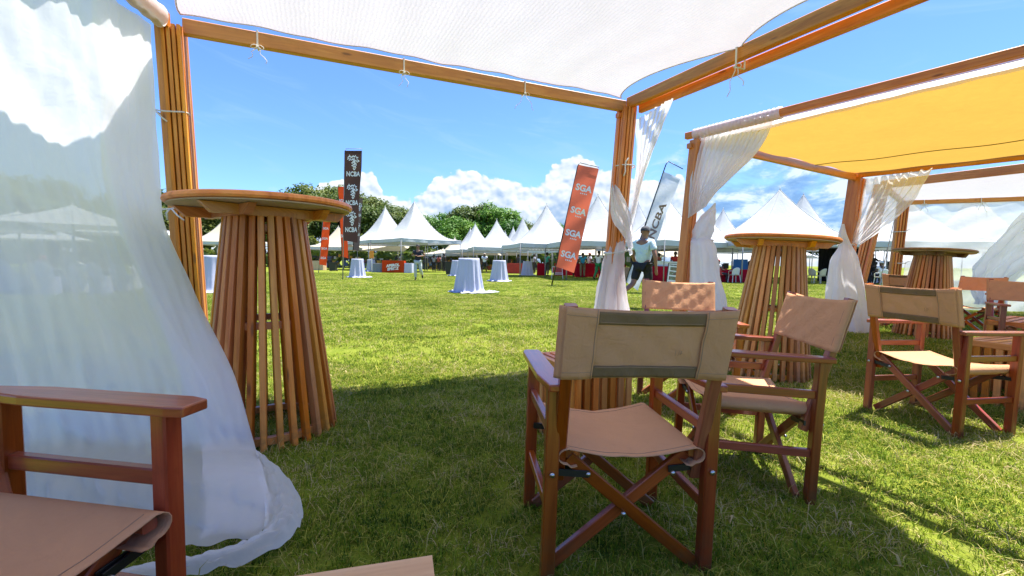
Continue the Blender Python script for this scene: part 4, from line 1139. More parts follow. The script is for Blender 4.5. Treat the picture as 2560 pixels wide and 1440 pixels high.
tent('white tent with a scalloped edge left of the leaning orange banner', (1367, 511), 32, 5.4, 5.4, 2.25, .25, scal=1)
tent('white tent tip seen behind the leaning orange banner', (1458, 553), 46, 5, 5, 2.4, .2)
tent('large white tent between the leaning orange banner and the middle post', (1495, 488), 27.5, 5.4, 5.4, 2.25, .15)
tent('small tent peak just right of the middle slatted post', (1596, 508), 34, 4.8, 4.8, 2.3, .2)
tent('large white tent behind the man in the cap', (1666, 488), 26.5, 5.3, 5.3, 2.25, .45)
tent('white tent hidden behind the yellow pergola curtain', (1742, 500), 31, 5.6, 5.6, 2.3, .2)
tent('ivory tent with a small pointed peak between the big right tents', (1808, 523), 33, 4.6, 4.6, 2.2, .1, simple('x', (.78, .77, .68), .8) if False else TENTW)
tent('biggest white tent with a stained tip above the middle bar table', (1950, 474), 27, 8.2, 6.5, 2.35, .05, power=1.75)
tent('white tent peak right behind the stained biggest tent', (2009, 486), 34, 6.6, 6.2, 2.5, .05)
tent('wide white tent beyond the second yellow pergola post', (2240, 470), 27, 7.6, 6.4, 2.4, -.1, power=1.7)
tent('white tent seen faintly through the sheer curtain wall', (2440, 480), 29, 6.4, 6.2, 2.4, .1)

# ------------------------------------------------------------------ covered cocktail tables
def cocktail(px, by, label, s=1.0, trail=0.0, seed=0, r=.33, H=None, side=1):
    p = gnd(px, by); D = p.y; rr = random.Random(seed)
    top = at(px, 0, D); H = H or 1.08
    t_ = thing('cocktail_table', label, 'table', p, (0, 0, rr.random() * 6), 'cocktail tables under white cloths')
    nf = rr.choice((9, 10, 11)); ph = rr.random() * 6
    def fn(u, v):
        th = 2 * pi * u
        if v < .12: rad = r * (v / .12); z = H
        else:
            q = (v - .12) / .88
            fold = sin(nf * th + ph + .8 * sin(th * 2)) + .5 * sin(nf * 1.6 * th + ph * 2)
            flare = r + .05 * q + .09 * q ** 2
            if q > .86: flare += (q - .86) / .14 * (.10 + trail * max(0, cos(th - side) ** 3 + .6 * max(0, cos(th - side - 2.8)) ** 3) + .05 * sin(nf * th + ph))
            rad = flare + .035 * fold * min(1, q * 1.6); z = H - .008 - (H - .02) * min(1, q / .92)
            if q > .92: z = .025 + (.07 * (1 - (q - .92) / .08) + .02) * abs(sin(th * 6.5 + ph))
        return V((rad * cos(th), rad * sin(th), max(.012, z)))
    mb = MB(); mb.grid(fn, 110, 26, closeu=True); mb.build('table_cover', COVER, t_)
    mb = MB(); mb.lathe([(0.001, 0), (r * .96, 0), (r * .96, .02), (.001, .02)], 24, caps=False); mb.build('tabletop', PLYW, t_, (0, 0, H - .03))
    mb = MB(); mb.tube([(0, 0, 0), (0, 0, H - .03)], .03, 8); mb.build('pedestal', POLE, t_)
    t_.rotation_euler = (0, 0, 0)
    return t_
cocktail(541, 731, 'cloth-covered tall table peeking out left of the slatted cone', seed=1, trail=.12)
cocktail(484, 693, 'sliver of a covered table right against the left slatted post', seed=2)
cocktail(894, 694, 'covered tall table with swirling folds under the brown banner', seed=3, trail=.20, side=.2)
cocktail(928, 679, 'covered tall table partly behind the one under the brown banner', seed=4)
cocktail(1172, 732, 'covered tall table with its hem spread widest on the grass', seed=5, trail=.32, side=-.1, H=1.10)
cocktail(1142, 690, 'covered tall table hidden behind the one with the widest hem', seed=6)
cocktail(1248, 704, 'covered tall table just right of the man in the white shirt and shorts', seed=7)
cocktail(1318, 689, 'smallest covered tall table before the scalloped tent', seed=8)

# ------------------------------------------------------------------ banners
def text_mesh(txt, size, bold=.0, spacing=1.0):
    c_ = bpy.data.curves.new('lettering', 'FONT'); c_.body = txt; c_.size = size; c_.offset = bold; c_.align_x = 'CENTER'; c_.space_character = spacing
    c_.resolution_u = 3
    o = bpy.data.objects.new('lettering', c_); COL.objects.link(o)
    dg = bpy.context.evaluated_depsgraph_get(); me = bpy.data.meshes.new_from_object(o.evaluated_get(dg))
    bpy.data.objects.remove(o); bpy.data.curves.remove(c_); return me
def chevrons():
    """africa-shaped mark made of short strokes, unit square, y up"""
    S = []
    def ch(cx, cy, ang, s=.13, open_=.75):
        for sg_ in (-1, 1):
            a = ang + pi + sg_ * open_
            S.append(((cx, cy), (cx + s * cos(a), cy + s * sin(a))))
    ch(.20, .90, -.7); ch(.33, .84, -1.57, .15); ch(.50, .95, 1.57, .14); ch(.12, .78, -.2, .12); ch(.27, .70, -.4, .13)
    ch(.64, .88, -1.2, .13); ch(.44, .76, 1.57, .14); ch(.60, .76, .9, .12); ch(.80, .80, -1.9, .12); ch(.98, .62, 0, .20, .45)
    ch(.56, .62, 1.7, .13); ch(.72, .66, 1.2, .12); ch(.66, .50, .6, .13); ch(.48, .48, -.8, .12); ch(.60, .36, -1.0, .13); ch(.74, .44, .9, .13)
    ch(.50, .30, -.9, .12); ch(.60, .20, -1.2, .12); ch(.68, .28, 1.2, .13); ch(.60, .04, -1.57, .14)
    return S
def conform(me_or_mb, fn, mtl, parent, name):
    o = bpy.data.objects.new(name, me_or_mb); COL.objects.link(o)
    for v in o.data.vertices: v.co = fn(v.co.x, v.co.y)
    o.data.materials.clear(); o.data.materials.append(mtl); adopt(o, parent); return o
def strokes_mesh(S, w_):
    vs = []; fs = []
    for (a, b) in S:
        a = V((*a, 0)); b = V((*b, 0)); d = (b - a).normalized(); n = V((-d.y, d.x, 0)) * w_ / 2; k = len(vs)
        vs += [a - n - d * w_ * .3, a + n - d * w_ * .3, b + n, b - n]; fs.append((k, k + 3, k + 2, k + 1))
    me = bpy.data.meshes.new('emblem'); me.from_pydata([tuple(v) for v in vs], [], fs); return me
def banner(label, base, top, D, w_px, lenf0, lenf1, m, texts, wave=.05, pole_m=BLACKM, group='feather banners on the lawn', taper=1.0, hang=None, seed=0, name='feather_banner', tipdrop=None):
    """pole from base pixel to top pixel at distance D; cloth spans lenf0..lenf1 of the pole, w_px wide to the right"""
    b = at(*base, D); b.z = 0; t = at(*top, D); ax = t - b; L = ax.length
    right = at(top[0] + 100, top[1] + (tipdrop or 0), D) - at(top[0], top[1], D); right.normalize()
    w_ = w_px / 1100 * D
    th_ = thing(name, label, 'banner', b, group=group)
    mb = MB(); pts = [V((0, 0, 0)), ax * .5, ax * .97, ax + right * w_ * .06]
    mb.tube(pts, [.03, .025, .018, .014], 6); mb.tube([ax + right * w_ * .06, ax + right * w_ * 1.0], .014, 6); mb.build('pole', pole_m, th_)
    def fn(u, v, off=0.0):     # u across 0..1, v down 0..1
        p = ax * (lenf1 + (lenf0 - lenf1) * v)
        ww = w_ * (1 - (1 - taper) * v)
        sway = wave * (sin(v * 9 + u * 2 + seed) * (.3 + u) + .4 * sin(v * 21 + u * 5 + seed * 2))
        if hang: ww += 0
        bottom = .04 * L * (u ** 1.5) * (1 if v > .9 else 0) * ((v - .9) / .1 if v > .9 else 0)
        q = p + right * (ww * u + (hang or 0) * v * v * u) - ax.normalized() * bottom * .4
        return q + V((0, -1, 0)) * (sway + off + .02)
    mb = MB(); mb.grid(lambda u, v: fn(u, v), 14, 60); cl = mb.build('cloth', m, th_)
    clen = L * (lenf1 - lenf0)
    for kind, txt, u0, v0, size, mm, rot in texts:
        if kind == 'text': me = text_mesh(txt, 1.0, .03)
        elif kind == 'wide': me = text_mesh(txt, 1.0, .035)
        elif kind == 'emblem': me = strokes_mesh(chevrons(), .065)
        else: me = strokes_mesh([((-.5 + k * .28, 0), (-.5 + k * .28 + .12, 0)) for k in range(4)], .14)
        xs = [v.co.x for v in me.vertices]; ys = [v.co.y for v in me.vertices]; cx = (min(xs) + max(xs)) / 2; cy = (min(ys) + max(ys)) / 2; wx = max(xs) - min(xs); wy = max(ys) - min(ys)
        asp = size[1] * (w_ / clen)
        def mp(x, y, ):
            a = (x - cx) / wx; c2 = (y - cy) / wy
            if rot: a, c2 = c2 * 1.0, a      # rotated lettering reads along the pole
            if rot: return fn(u0 - a * size[0], v0 - c2 * size[1] * w_ / clen, .012)
            return fn(u0 + a * size[0], v0 - c2 * size[1] * w_ / clen, .012)
        conform(me, mp, mm, th_, 'lettering' if kind in ('text', 'wide') else ('emblem' if kind == 'emblem' else 'star_row'))
    return th_
def ncba3(ink=INKW):
    out = []
    for v0 in (.13, .45, .75):
        out.append(('emblem', '', .52, v0, (.72, .88), ink, False)); out.append(('text', 'NCBA', .54, v0 + .125, (.80, .28), ink, False))
    return out
banner('tall dark brown banner with three white emblems on its pole', (857, 716), (862, 372), 22.5, 43, .30, .985, BROWNF, ncba3(), .03, POLE, taper=.82, seed=1)
banner('second brown banner behind the tallest brown one', (880, 688), (888, 492), 30, 19, .32, .985, simple('brown_print_faded', (.16, .10, .085), .8), [('emblem', '', .6, .17, (.8, 1.1), INKW, False), ('text', 'NCBA', .55, .33, (.9, .4), INKW, False), ('emblem', '', .55, .55, (.8, 1.1), INKW, False), ('text', 'NCBA', .5, .70, (.9, .4), INKW, False)], .03, taper=.8, seed=2)
banner('slim orange banner half hidden by the brown banner', (858, 690), (845, 462), 30, 16, .20, .98, ORANGE, [('wide', 'SGA', .5, .2, (.9, .5), INKW, False), ('wide', 'SGA', .5, .7, (.9, .5), INKW, False)], .03, seed=3)
banner('short orange banner leaning right beside the bar table rim', (796, 668), (808, 548), 33, 19, .16, 1.0, ORANGE, [('wide', 'SGA', .5, v0, (.75, .30), INKW, False) for v0 in (.2, .42, .64, .85)], .04, POLE, seed=4, tipdrop=4)
banner('large salmon orange banner leaning right on the open lawn', (1379, 722), (1446, 406), 19.0, 52, .155, .985, SALMON,
       [k for v0 in (.21, .43, .65, .86) for k in (('wide', 'SGA', .52, v0, (.80, .32), INKW, False), ('stars', '', .56, v0 + .052, (.32, .06), INKW, False))], .06, BLACKM, seed=5, tipdrop=24, taper=.92)
banner('torn white banner with brown letters leaning behind the man in the cap', (1556, 712), (1668, 402), 15.0, 44, .08, .92, WHITEF, [('text', 'NCBA', .60, .40, (.42, 2.1), INKB, True), ('emblem', '', .52, .70, (.8, .9), INKB, False)], .07, BLACKM, seed=6, tipdrop=52, taper=.85)

# ------------------------------------------------------------------ people
def skin_obj(name, verts, edges, radii, m, parent, subsurf=2):
    me = bpy.data.meshes.new(name); me.from_pydata([tuple(v) for v in verts], edges, []); me.materials.append(m)
    o = bpy.data.objects.new(name, me); COL.objects.link(o); adopt(o, parent)
    md = o.modifiers.new('skin', 'SKIN'); md.use_smooth_shade = True
    for i, r_ in enumerate(radii):
        sv = me.skin_vertices[0].data[i]; sv.radius = (r_, r_) if not isinstance(r_, tuple) else r_; sv.use_root = (i == 0)
    sb = o.modifiers.new('smooth', 'SUBSURF'); sb.levels = subsurf; sb.render_levels = subsurf
    return o
def lerp(a, b, t): return V(a).lerp(V(b), t)
def person(label, loc, yaw, shirt, trousers, shoes=(0.02, 0.02, 0.02), skin=SKIN, h=1.74, J=None, shorts=False, hair=None, cap=None, shirtless_arm=.55, group=None, longs=False, fingers=False, seated=False):
    k = h / 1.74
    p = thing('person', label, 'person', loc, (0, 0, yaw), group); p.scale = (1.06, 1.06, 1.0)
    D = dict(pel=(0, 0, .93), sp=(0, 0, 1.12), ch=(0, .0, 1.33), nk=(0, 0, 1.47), h0=(0, .015, 1.56), h1=(0, .01, 1.68),
             shL=(-.18, 0, 1.41), shR=(.18, 0, 1.41), elL=(-.24, -.03, 1.14), elR=(.24, -.03, 1.14), wrL=(-.25, .05, .90), wrR=(.25, .05, .90),
             hpL=(-.095, 0, .90), hpR=(.095, 0, .90), knL=(-.11, .02, .49), knR=(.11, .02, .49), anL=(-.11, -.02, .08), anR=(.11, -.02, .08), toL=(-.12, .14, .03), toR=(.12, .14, .03))
    if seated:
        for q in ('pel', 'sp', 'ch', 'nk', 'h0', 'h1', 'shL', 'shR'):
            x, y, z = D[q]; D[q] = (x, y, z - .45)
        D.update(hpL=(-.1, .03, .47), hpR=(.1, .03, .47), knL=(-.13, .43, .49), knR=(.13, .43, .49), anL=(-.13, .44, .08), anR=(.13, .44, .08), toL=(-.13, .58, .03), toR=(.13, .58, .03),
                 elL=(-.24, .05, .72), elR=(.24, .05, .72), wrL=(-.14, .28, .70), wrR=(.14, .28, .70))
    if J: D.update(J)
    D = {a: V(b) * k for a, b in D.items()}
    vs = []; rs = []; es = []
    def add(pt, r_, par=None):
        vs.append(V(pt)); rs.append(r_ * k if not isinstance(r_, tuple) else (r_[0] * k, r_[1] * k))
        if par is not None: es.append((par, len(vs) - 1))
        return len(vs) - 1
    a = add(D['pel'], (.135, .105)); b = add(D['sp'], (.12, .095), a); c_ = add(D['ch'], (.145, .105), b); n_ = add(D['nk'], .052, c_)
    h0 = add(D['h0'], (.068, .078), n_); hm = add(lerp(D['h0'], D['h1'], .55), (.082, .095), h0); h1 = add(D['h1'], (.07, .078), hm)
    for S in 'LR':
        s_ = add(D['sh' + S], .062, c_); e_ = add(D['el' + S], .043, s_); w_ = add(D['wr' + S], .028, e_)
        fa = (D['wr' + S] - D['el' + S]).normalized()
        hd = add(D['wr' + S] + fa * .07 * k, (.038, .022), w_); add(D['wr' + S] + fa * .15 * k, (.03, .014), hd)
        sd_ = 1 if S == 'L' else -1
        add(D['wr' + S] + fa * .09 * k + V((sd_ * .035, .02, 0)), .011, hd)
        hp = add(D['hp' + S], .085, a); kn = add(D['kn' + S], .056, hp); cf = add(lerp(D['kn' + S], D['an' + S], .3) - V((0, .012, 0)), .055, kn); an = add(D['an' + S], .036, cf); add(D['to' + S], (.04, .028), an)
    skin_obj('body', vs, es, rs, skin, p)
    # face and ears
    hc = lerp(D['h0'], D['h1'], .5); mb = MB()
    mb.tube([hc + V((0, .085, .012)) * k, hc + V((0, .108, -.012)) * k, hc + V((0, .088, -.022)) * k], [.008, .014, .008], 6)
    for q in (-1, 1): mb.tube([hc + V((q * .078, -.01, .02)) * k, hc + V((q * .088, -.015, 0)) * k, hc + V((q * .079, -.008, -.025)) * k], [.012, .016, .009], 6)
    mb.build('nose_and_ears', skin, p)
    mb = MB()
    for q in (-1, 1): mb.tube([hc + V((q * .031, .082, .026)) * k, hc + V((q * .031, .090, .026)) * k], .009 * k, 6)
    mb.tube([hc + V((-.022, .086, -.052)) * k, hc + V((.022, .086, -.052)) * k], .006 * k, 5); mb.build('eyes_and_mouth', HAIR, p)
    # shirt
    vs = []; rs = []; es = []; f = 1.18
    a = add(D['pel'] + V((0, 0, -.02)), (.158, .128)); b = add(D['sp'], (.148, .122), a); c_ = add(D['ch'], (.168, .126), b); add(lerp(D['ch'], D['nk'], .62), (.085, .075), c_)
    for S in 'LR':
        s_ = add(D['sh' + S], .078, c_); e2 = add(lerp(D['sh' + S], D['el' + S], shirtless_arm), .070, s_)
        if longs: e3 = add(D['el' + S], .058, e2); add(lerp(D['el' + S], D['wr' + S], .9), .042, e3)
    skin_obj('shirt', vs, es, rs, shirt if not isinstance(shirt, tuple) else colr(shirt), p)
    # trousers or shorts
    vs = []; rs = []; es = []
    a = add(D['pel'] + V((0, 0, .02)), (.15, .12))
    for S in 'LR':
        hp = add(D['hp' + S], (.105, .105), a); kn = add(lerp(D['hp' + S], D['kn' + S], .86 if shorts else 1.0), .086 if shorts else .078, hp)
        if not shorts: cf = add(lerp(D['kn' + S], D['an' + S], .5), .068, kn); add(lerp(D['kn' + S], D['an' + S], .92), .060, cf)
    skin_obj('shorts' if shorts else 'trousers', vs, es, rs, colr(trousers), p)
    for S in 'LR':
        vs = []; rs = []; es = []; h_ = D['an' + S]; t_ = D['to' + S]; bk = (h_ - t_).normalized()
        a = add(h_ + bk * .05 + V((0, 0, -.03)), .042); b = add(lerp(h_, t_, .5) + V((0, 0, -.01)), .046, a); add(t_, .038, b)
        skin_obj('shoe', vs, es, rs, colr(shoes), p, 1)
    mb = MB(); m_ = colr(cap) if cap else HAIR
    top = lerp(D['h0'], D['h1'], .62)
    prof = [(.001, .098), (.045, .090), (.076, .064), (.090, .026), (.0925, -.008)]
    mb.lathe([(r_ * k, z * k) for r_, z in prof[::-1]], 18, top + V((0, -.008, .012)), caps=False)
    mb.v = [(x, (y - top.y) * 1.14 + top.y - .004, z) for x, y, z in mb.v]
    if cap: mb.prism([(-.07, .07), (.07, .07), (.055, .17), (-.055, .17)], -.004, .004); nb = 8; mb.v = mb.v[:-8] + [(x + top.x, y + top.y, z + top.z + .02) for x, y, z in mb.v[-8:]]
    else: mb.grid(lambda u, v: top + V((.088 * sin((u - .5) * 3.6), -.10 * cos((u - .5) * 3.6) * 1.0, .03 - .10 * v)) * k, 12, 5)
    mb.build('cap' if cap else 'hair', m_, p)
    return p
CR = 'people among the stalls'
WHT = (.68, .70, .74)
# running teenager
g_ = gnd(1045, 702)
person('teenager in a black top and grey trousers running across the lawn', (g_.x, g_.y, .02), pi, (.014, .016, .026), (.44, .47, .44), (.01, .01, .012), h=1.80, skin=SKINL,
       J=dict(elL=(-.29, -.10, 1.20), wrL=(-.10, .14, 1.17), elR=(.29, -.10, 1.20), wrR=(.08, .16, 1.20), knR=(.10, .10, .50), anR=(.10, .03, .10), toR=(.10, .19, .04), knL=(-.13, .05, .50), anL=(-.16, -.20, .24), toL=(-.16, -.20, .10)))
g_ = gnd(1211, 684)
person('man in a white shirt and dark shorts walking between two covered tables', g_, pi * .93, (.66, .68, .76), (.012, .014, .022), h=1.74, shorts=True, cap=(.45, .36, .28),
       J=dict(knR=(.12, .12, .50), anR=(.14, .26, .10), toR=(.14, .40, .06), knL=(-.12, -.02, .48), anL=(-.13, -.26, .12), toL=(-.13, -.14, .03), wrL=(-.05, .22, 1.25), elL=(-.27, .02, 1.18)))
g_ = gnd(1367, 690)
person('man in a green and teal striped shirt beside a scalloped tent pole', g_, -.9, (.05, .36, .26), (.06, .055, .045), h=1.76)
g_ = gnd(1437, 692)
person('person in a pale shirt and black trousers with their back turned near the leaning banner', g_, .3, WHT, (.012, .012, .014), h=1.72)
g_ = gnd(1456, 694)
person('person in a bright cyan shirt holding both hands behind their back', g_, 0.0, (.03, .33, .52), (.22, .17, .09), h=1.70, J=dict(elL=(-.28, -.08, 1.18), wrL=(-.06, -.16, .98), elR=(.28, -.08, 1.18), wrR=(.06, -.16, .98)))
g_ = gnd(1473, 692)
person('person in a white shirt leaning over the red stall tables beside the cyan shirt', g_, -1.2, WHT, (.03, .03, .035), h=1.74, cap=(.2, .03, .03), J=dict(elL=(-.27, .05, 1.18), wrL=(-.12, .28, 1.10)))
g_ = gnd(1496, 699)
person('man in a white shirt and green trousers striding to the middle post', g_, -.7, WHT, (.02, .22, .06), (.015, .015, .015), h=1.76,
       J=dict(knR=(.12, .14, .50), anR=(.14, .28, .10), toR=(.14, .42, .06), knL=(-.12, -.04, .48), anL=(-.13, -.30, .12), toL=(-.13, -.18, .03)))
# man in the cap
g_ = gnd(1606, 784)
person('man in a pale blue shirt, black shorts and dark cap walking away', (at(1606, 700, 9.7).x, 9.7, 0), -.75, (.56, .70, .72), (.012, .013, .014), (.25, .18, .1), skin=SKINL, h=1.80, shorts=True, cap=(.05, .05, .055), shirtless_arm=.68,
       J=dict(ch=(.0, .0, 1.33), elL=(-.25, .02, 1.15), wrL=(-.24, .16, .95), elR=(.28, -.06, 1.12), wrR=(.29, -.02, .86), knR=(.12, .06, .49), anR=(.11, .0, .09), toR=(.12, .16, .04), knL=(-.12, -.16, .52), anL=(-.16, -.52, .34), toL=(-.17, -.60, .22), h0=(.02, .03, 1.56), h1=(.025, .03, 1.69)))
def seated(px, py, D, yaw, shirt, label, **k):
    p = at(px, py, D); return person(label, (p.x, D, 0), yaw, shirt, k.pop('tr', (.03, .03, .04)), seated=True, **k)
person('person in a red shirt serving behind the white tubs', (at(1690, 600, 25.5).x, 25.5, 0), 2.6, (.42, .02, .012), (.03, .03, .03), h=1.72)
person('dark dressed person behind the white tubs next to the yellow pergola post', (at(1706, 600, 26.5).x, 26.5, 0), 2.9, (.03, .02, .02), (.03, .03, .03), h=1.72)
seated(1796, 640, 24.5, -1.4, WHT, 'person in a white shirt and red cap sitting on a red bar stool', cap=(.35, .05, .04), h=1.74)
seated(1876, 640, 25.5, -1.9, (.03, .03, .035), 'dark figure sitting at the red tables behind the middle bar table', h=1.7)
seated(2205, 640, 24, .1, WHT, 'person in a white shirt and pale cap sitting on a white plastic chair', cap=(.6, .6, .58))
seated(2222, 640, 25, -.2, (.015, .015, .016), 'person in black sitting beside the white plastic chair sitter')
person('person in black standing at the black curtain holding out one arm', (at(2181, 640, 25.5).x, 25.5, 0), -1.3, (.02, .018, .018), (.02, .02, .02), h=1.75, J=dict(elR=(.2, .2, 1.3), wrR=(.1, .42, 1.35)))
seated(2190, 640, 27, .4, (.55, .55, .52), 'person in a pale shirt sitting deeper inside the rightmost tent')
person('person in grey holding a camera up beside the left slatted post', (at(492, 640, 40).x, 40, 0), 2.6, (.10, .10, .11), (.05, .05, .06), h=1.75, J=dict(elL=(-.25, .12, 1.28), wrL=(-.06, .25, 1.55), elR=(.25, .12, 1.28), wrR=(.06, .25, 1.55)))
crowd = [(1085, 43, (.35, .36, .40)), (1097, 45, (.45, .10, .08)), (1110, 44, (.06, .06, .07)), (1102, 48, (.5, .5, .52)), (1064, 47, (.05, .05, .05)), (823, 45, (.07, .09, .16)), (1336, 40, (.5, .5, .55)), (1296, 42, (.05, .05, .07)), (1526, 33, (.06, .06, .08)), (1648, 31, (.4, .1, .05)), (1630, 33, (.05, .05, .05)), (1000, 42, (.5, .5, .52)), (705, 44, (.10, .10, .3)), (2085, 30, (.04, .04, .05))]
names_ = ['in a grey top', 'in a red top', 'in a black top', 'in a pale top', 'in a dark top', 'in a navy top', 'in a light blue top', 'in black', 'in dark grey', 'in an orange-red top', 'in a black shirt', 'in a white top', 'in a deep blue top', 'in charcoal']
for i, (px, D, c_) in enumerate(crowd):
    person('far stallholder %s standing small under the tents' % names_[i], (at(px, 640, D).x, D, 0), rr.uniform(-3, 3), c_, (.03, .03, .04), h=rr.uniform(1.6, 1.8), group=CR)

# ------------------------------------------------------------------ stall furniture
def cloth_table(px0, px1, D, h, m, label, dp=.8, text=None, name='stall_table'):
    a = at(px0, 640, D); b = at(px1, 640, D); w_ = b.x - a.x; cx = (a.x + b.x) / 2
    t_ = thing(name, label, 'table', (cx, D, 0))
    mb = MB()
    def fr(u, v):
        per = u * (2 * w_ + 2 * dp)
        if per < w_: p = V((-w_ / 2 + per, -dp / 2, 0)); n = V((0, -1, 0))
        elif per < w_ + dp: p = V((w_ / 2, -dp / 2 + per - w_, 0)); n = V((1, 0, 0))
        elif per < 2 * w_ + dp: p = V((w_ / 2 - (per - w_ - dp), dp / 2, 0)); n = V((0, 1, 0))
        else: p = V((-w_ / 2, dp / 2 - (per - 2 * w_ - dp), 0)); n = V((-1, 0, 0))
        return p + n * (.05 * v * (.5 + .5 * sin(per * 12))) + V((0, 0, h * (1 - v) + .01))
    mb.grid(fr, 160, 6, closeu=True); mb.build('cloth_drop', m, t_)
    mb = MB(); mb.box((0, 0, h), (w_ + .01, dp + .01, .02)); mb.build('tabletop', m, t_)
    if text:
        for s_, zz, sz in text:
            me = text_mesh(s_, sz, .02); conform(me, lambda x, y: V((x, -dp / 2 - .07, zz + y + .25 * x * 0 + x * .12)), INKW, t_, 'lettering')
    return t_
cloth_table(958, 1013, 37, 1.0, ORANGE, 'orange-red bar counter printed with white slanted lettering', .7, [('APEROL', .52, .30), ('SPRITZ', .24, .30)], 'bar_counter')
cloth_table(935, 962, 37.4, .75, colr((.20, .22, .26)), 'grey covered table left of the orange-red bar counter')
cloth_table(1014, 1032, 37, .80, COVER, 'white pleated table right of the orange-red bar counter')
cloth_table(1638, 1668, 23.8, .86, REDCL, 'red covered serving table under the white tubs', .9)
cloth_table(1670, 1712, 24.5, .86, REDCL, 'red covered table behind the poster easel', .9)
cloth_table(1800, 1868, 25, .72, REDCL, 'long red covered table under the biggest tent', .8)
cloth_table(1344, 1362, 34, .95, REDCL, 'small red table left of the striped shirt man', .8)
cloth_table(1388, 1432, 34.5, .95, REDCL, 'red table behind the leaning salmon banner', .9)
cloth_table(1440, 1492, 31, .95, REDCL, 'red table in front of which the people in white and cyan stand', .9)
cloth_table(1500, 1560, 29, .90, REDCL, 'red table hidden partly by the middle slatted post', .9)
cloth_table(1268, 1320, 39, .9, simple('red_goods', (.40, .03, .02), .7, .5, 6), 'row of red goods behind the smallest covered table', .8)
cloth_table(780, 812, 43, .9, PLYW, 'market table under the small cream tent left', .8)
cloth_table(1560, 1630, 28, .75, PLYW, 'wooden market table behind the walking man', .8)
cloth_table(2132, 2200, 27, .72, COVER, 'white covered table inside the rightmost tent', .8)
cloth_table(690, 760, 44, .75, PLYW, 'market table seen through the slats of the near bar table', .8)
for i, (px, D, w_, h_, c_) in enumerate([(1646, 23.7, .42, .26, TUB), (1662, 23.7, .50, .24, TUB), (1683, 24.4, .5, .24, TUB), (1702, 24.4, .4, .24, TUB)]):
    p = at(px, 640, D); mb = MB(); mb.prism([(-w_ * .44, -.15), (w_ * .44, -.15), (w_ * .44, .15), (-w_ * .44, .15)], 0, h_)
    mb.v = [(x * (1 + .22 * (z > .01)), y * (1 + .22 * (z > .01)), z) for x, y, z in mb.v]
    mb.box((0, 0, h_ + .008), (w_ * 1.12, .40, .02))
    o = mb.build('storage_tub', c_, None, (p.x, D - .1, .875)); tag(o, ['leftmost pale plastic tub on the red table', 'wide pale plastic tub second on the red tables', 'pale plastic tub above the poster easel', 'pale plastic tub against the yellow pergola post'][i], 'tub', 'pale plastic tubs')
# dustbins
def bin_(px, by, h, w_, label):
    p = gnd(px, by); t_ = thing('dustbin', label, 'bin', p)
    mb = MB(); mb.prism([(-w_ / 2, -w_ / 2), (w_ / 2, -w_ / 2), (w_ / 2, w_ / 2), (-w_ / 2, w_ / 2)], .04, h * .9)
    mb.v = [(x * (1 - .18 * (z < .1)), y * (1 - .18 * (z < .1)), z) for x, y, z in mb.v]; mb.build('body', BIN, t_)
    mb = MB(); mb.box((0, 0, h * .93), (w_ * 1.1, w_ * 1.1, h * .06)); mb.tube([(-w_ * .4, w_ * .58, h * .9), (w_ * .4, w_ * .58, h * .9)], .02, 6); mb.build('lid', BIN, t_)
    for s_ in (-1, 1):
        mb = MB(); mb.tube([(s_ * w_ * .42, w_ * .35, .1), (s_ * w_ * .5, w_ * .35, .1)], .1, 12); mb.build('wheel', BIN, t_)
bin_(1127, 686, 1.02, .78, 'black wheeled dustbin beside the covered table with the widest hem')
bin_(833, 678, .85, .60, 'small black dustbin left of the brown banner pole')
# poster easel
p = at(1683, 640, 21.5); t_ = thing('poster_easel', 'tilted poster easel with three photographs near the yellow pergola post', 'sign', (p.x, 21.5, 0), (0, radians(5.5), .1))
mb = MB(); Wp, Hp = .62, 1.02
for a, b in (((-Wp / 2, 0, 0), (-Wp / 2, 0, Hp)), ((Wp / 2, 0, 0), (Wp / 2, 0, Hp)), ((-Wp / 2, 0, Hp), (Wp / 2, 0, Hp)), ((-Wp / 2, 0, .06), (Wp / 2, 0, .06))): mb.beam(a, b, .04, .03)
mb.build('frame', BLACKM, t_)
mb = MB(); mb.box((0, .0, Hp / 2 + .03), (Wp - .04, .012, Hp - .06)); mb.build('poster', INKW, t_)
pm, tt_ = mat('photo_print'); co = tt_.node('ShaderNodeTexCoord').outputs['Object']
tt_.l.new(pbsdf(tt_, tt_.ramp(tt_.noise(co, 14, 5, .7), [(.3, (.02, .05, .12)), (.45, (.25, .10, .06)), (.55, (.12, .22, .10)), (.7, (.55, .6, .65))]), .5), tt_.out.inputs[0])
for z, dx in ((.76, .06), (.54, .0), (.30, .0)):
    mb = MB(); mb.box((dx * .3, -.009, z), (.44, .004, .17)); mb.build('photograph', pm, t_)
mb = MB()
for k in range(9): mb.box((-.24 + k * .058, -.009, .93), (.036 + .01 * (k % 3), .003, .055))
for k in range(6): mb.box((-.2 + k * .08, -.009, .12), (.06, .003, .018))
mb.build('printed_words', DARK, t_)
mb = MB(); mb.beam((0, .35, 0), (0, .03, .9), .03, .03); mb.build('strut', BLACKM, t_)
# small display stand by the banner
p = gnd(1393, 697); t_ = thing('display_stand', 'small white folding stand with a red picture under the salmon banner', 'sign', p)
mb = MB()
for x_ in (-.35, .35): mb.beam((x_, 0, 0), (x_ * .85, .1, .75), .035, .035)
mb.beam((-.33, .02, .28), (.33, .02, .28), .03, .03); mb.build('frame', PLASTIC, t_)
mb = MB(); mb.box((0, .08, .56), (.6, .02, .38)); mb.build('picture', simple('red_picture', (.5, .06, .05), .6, .6, 9), t_)
mb = MB(); mb.box((0, .06, .74), (.62, .03, .04)); mb.box((0, .06, .36), (.62, .03, .04)); mb.build('border', PLASTIC, t_)
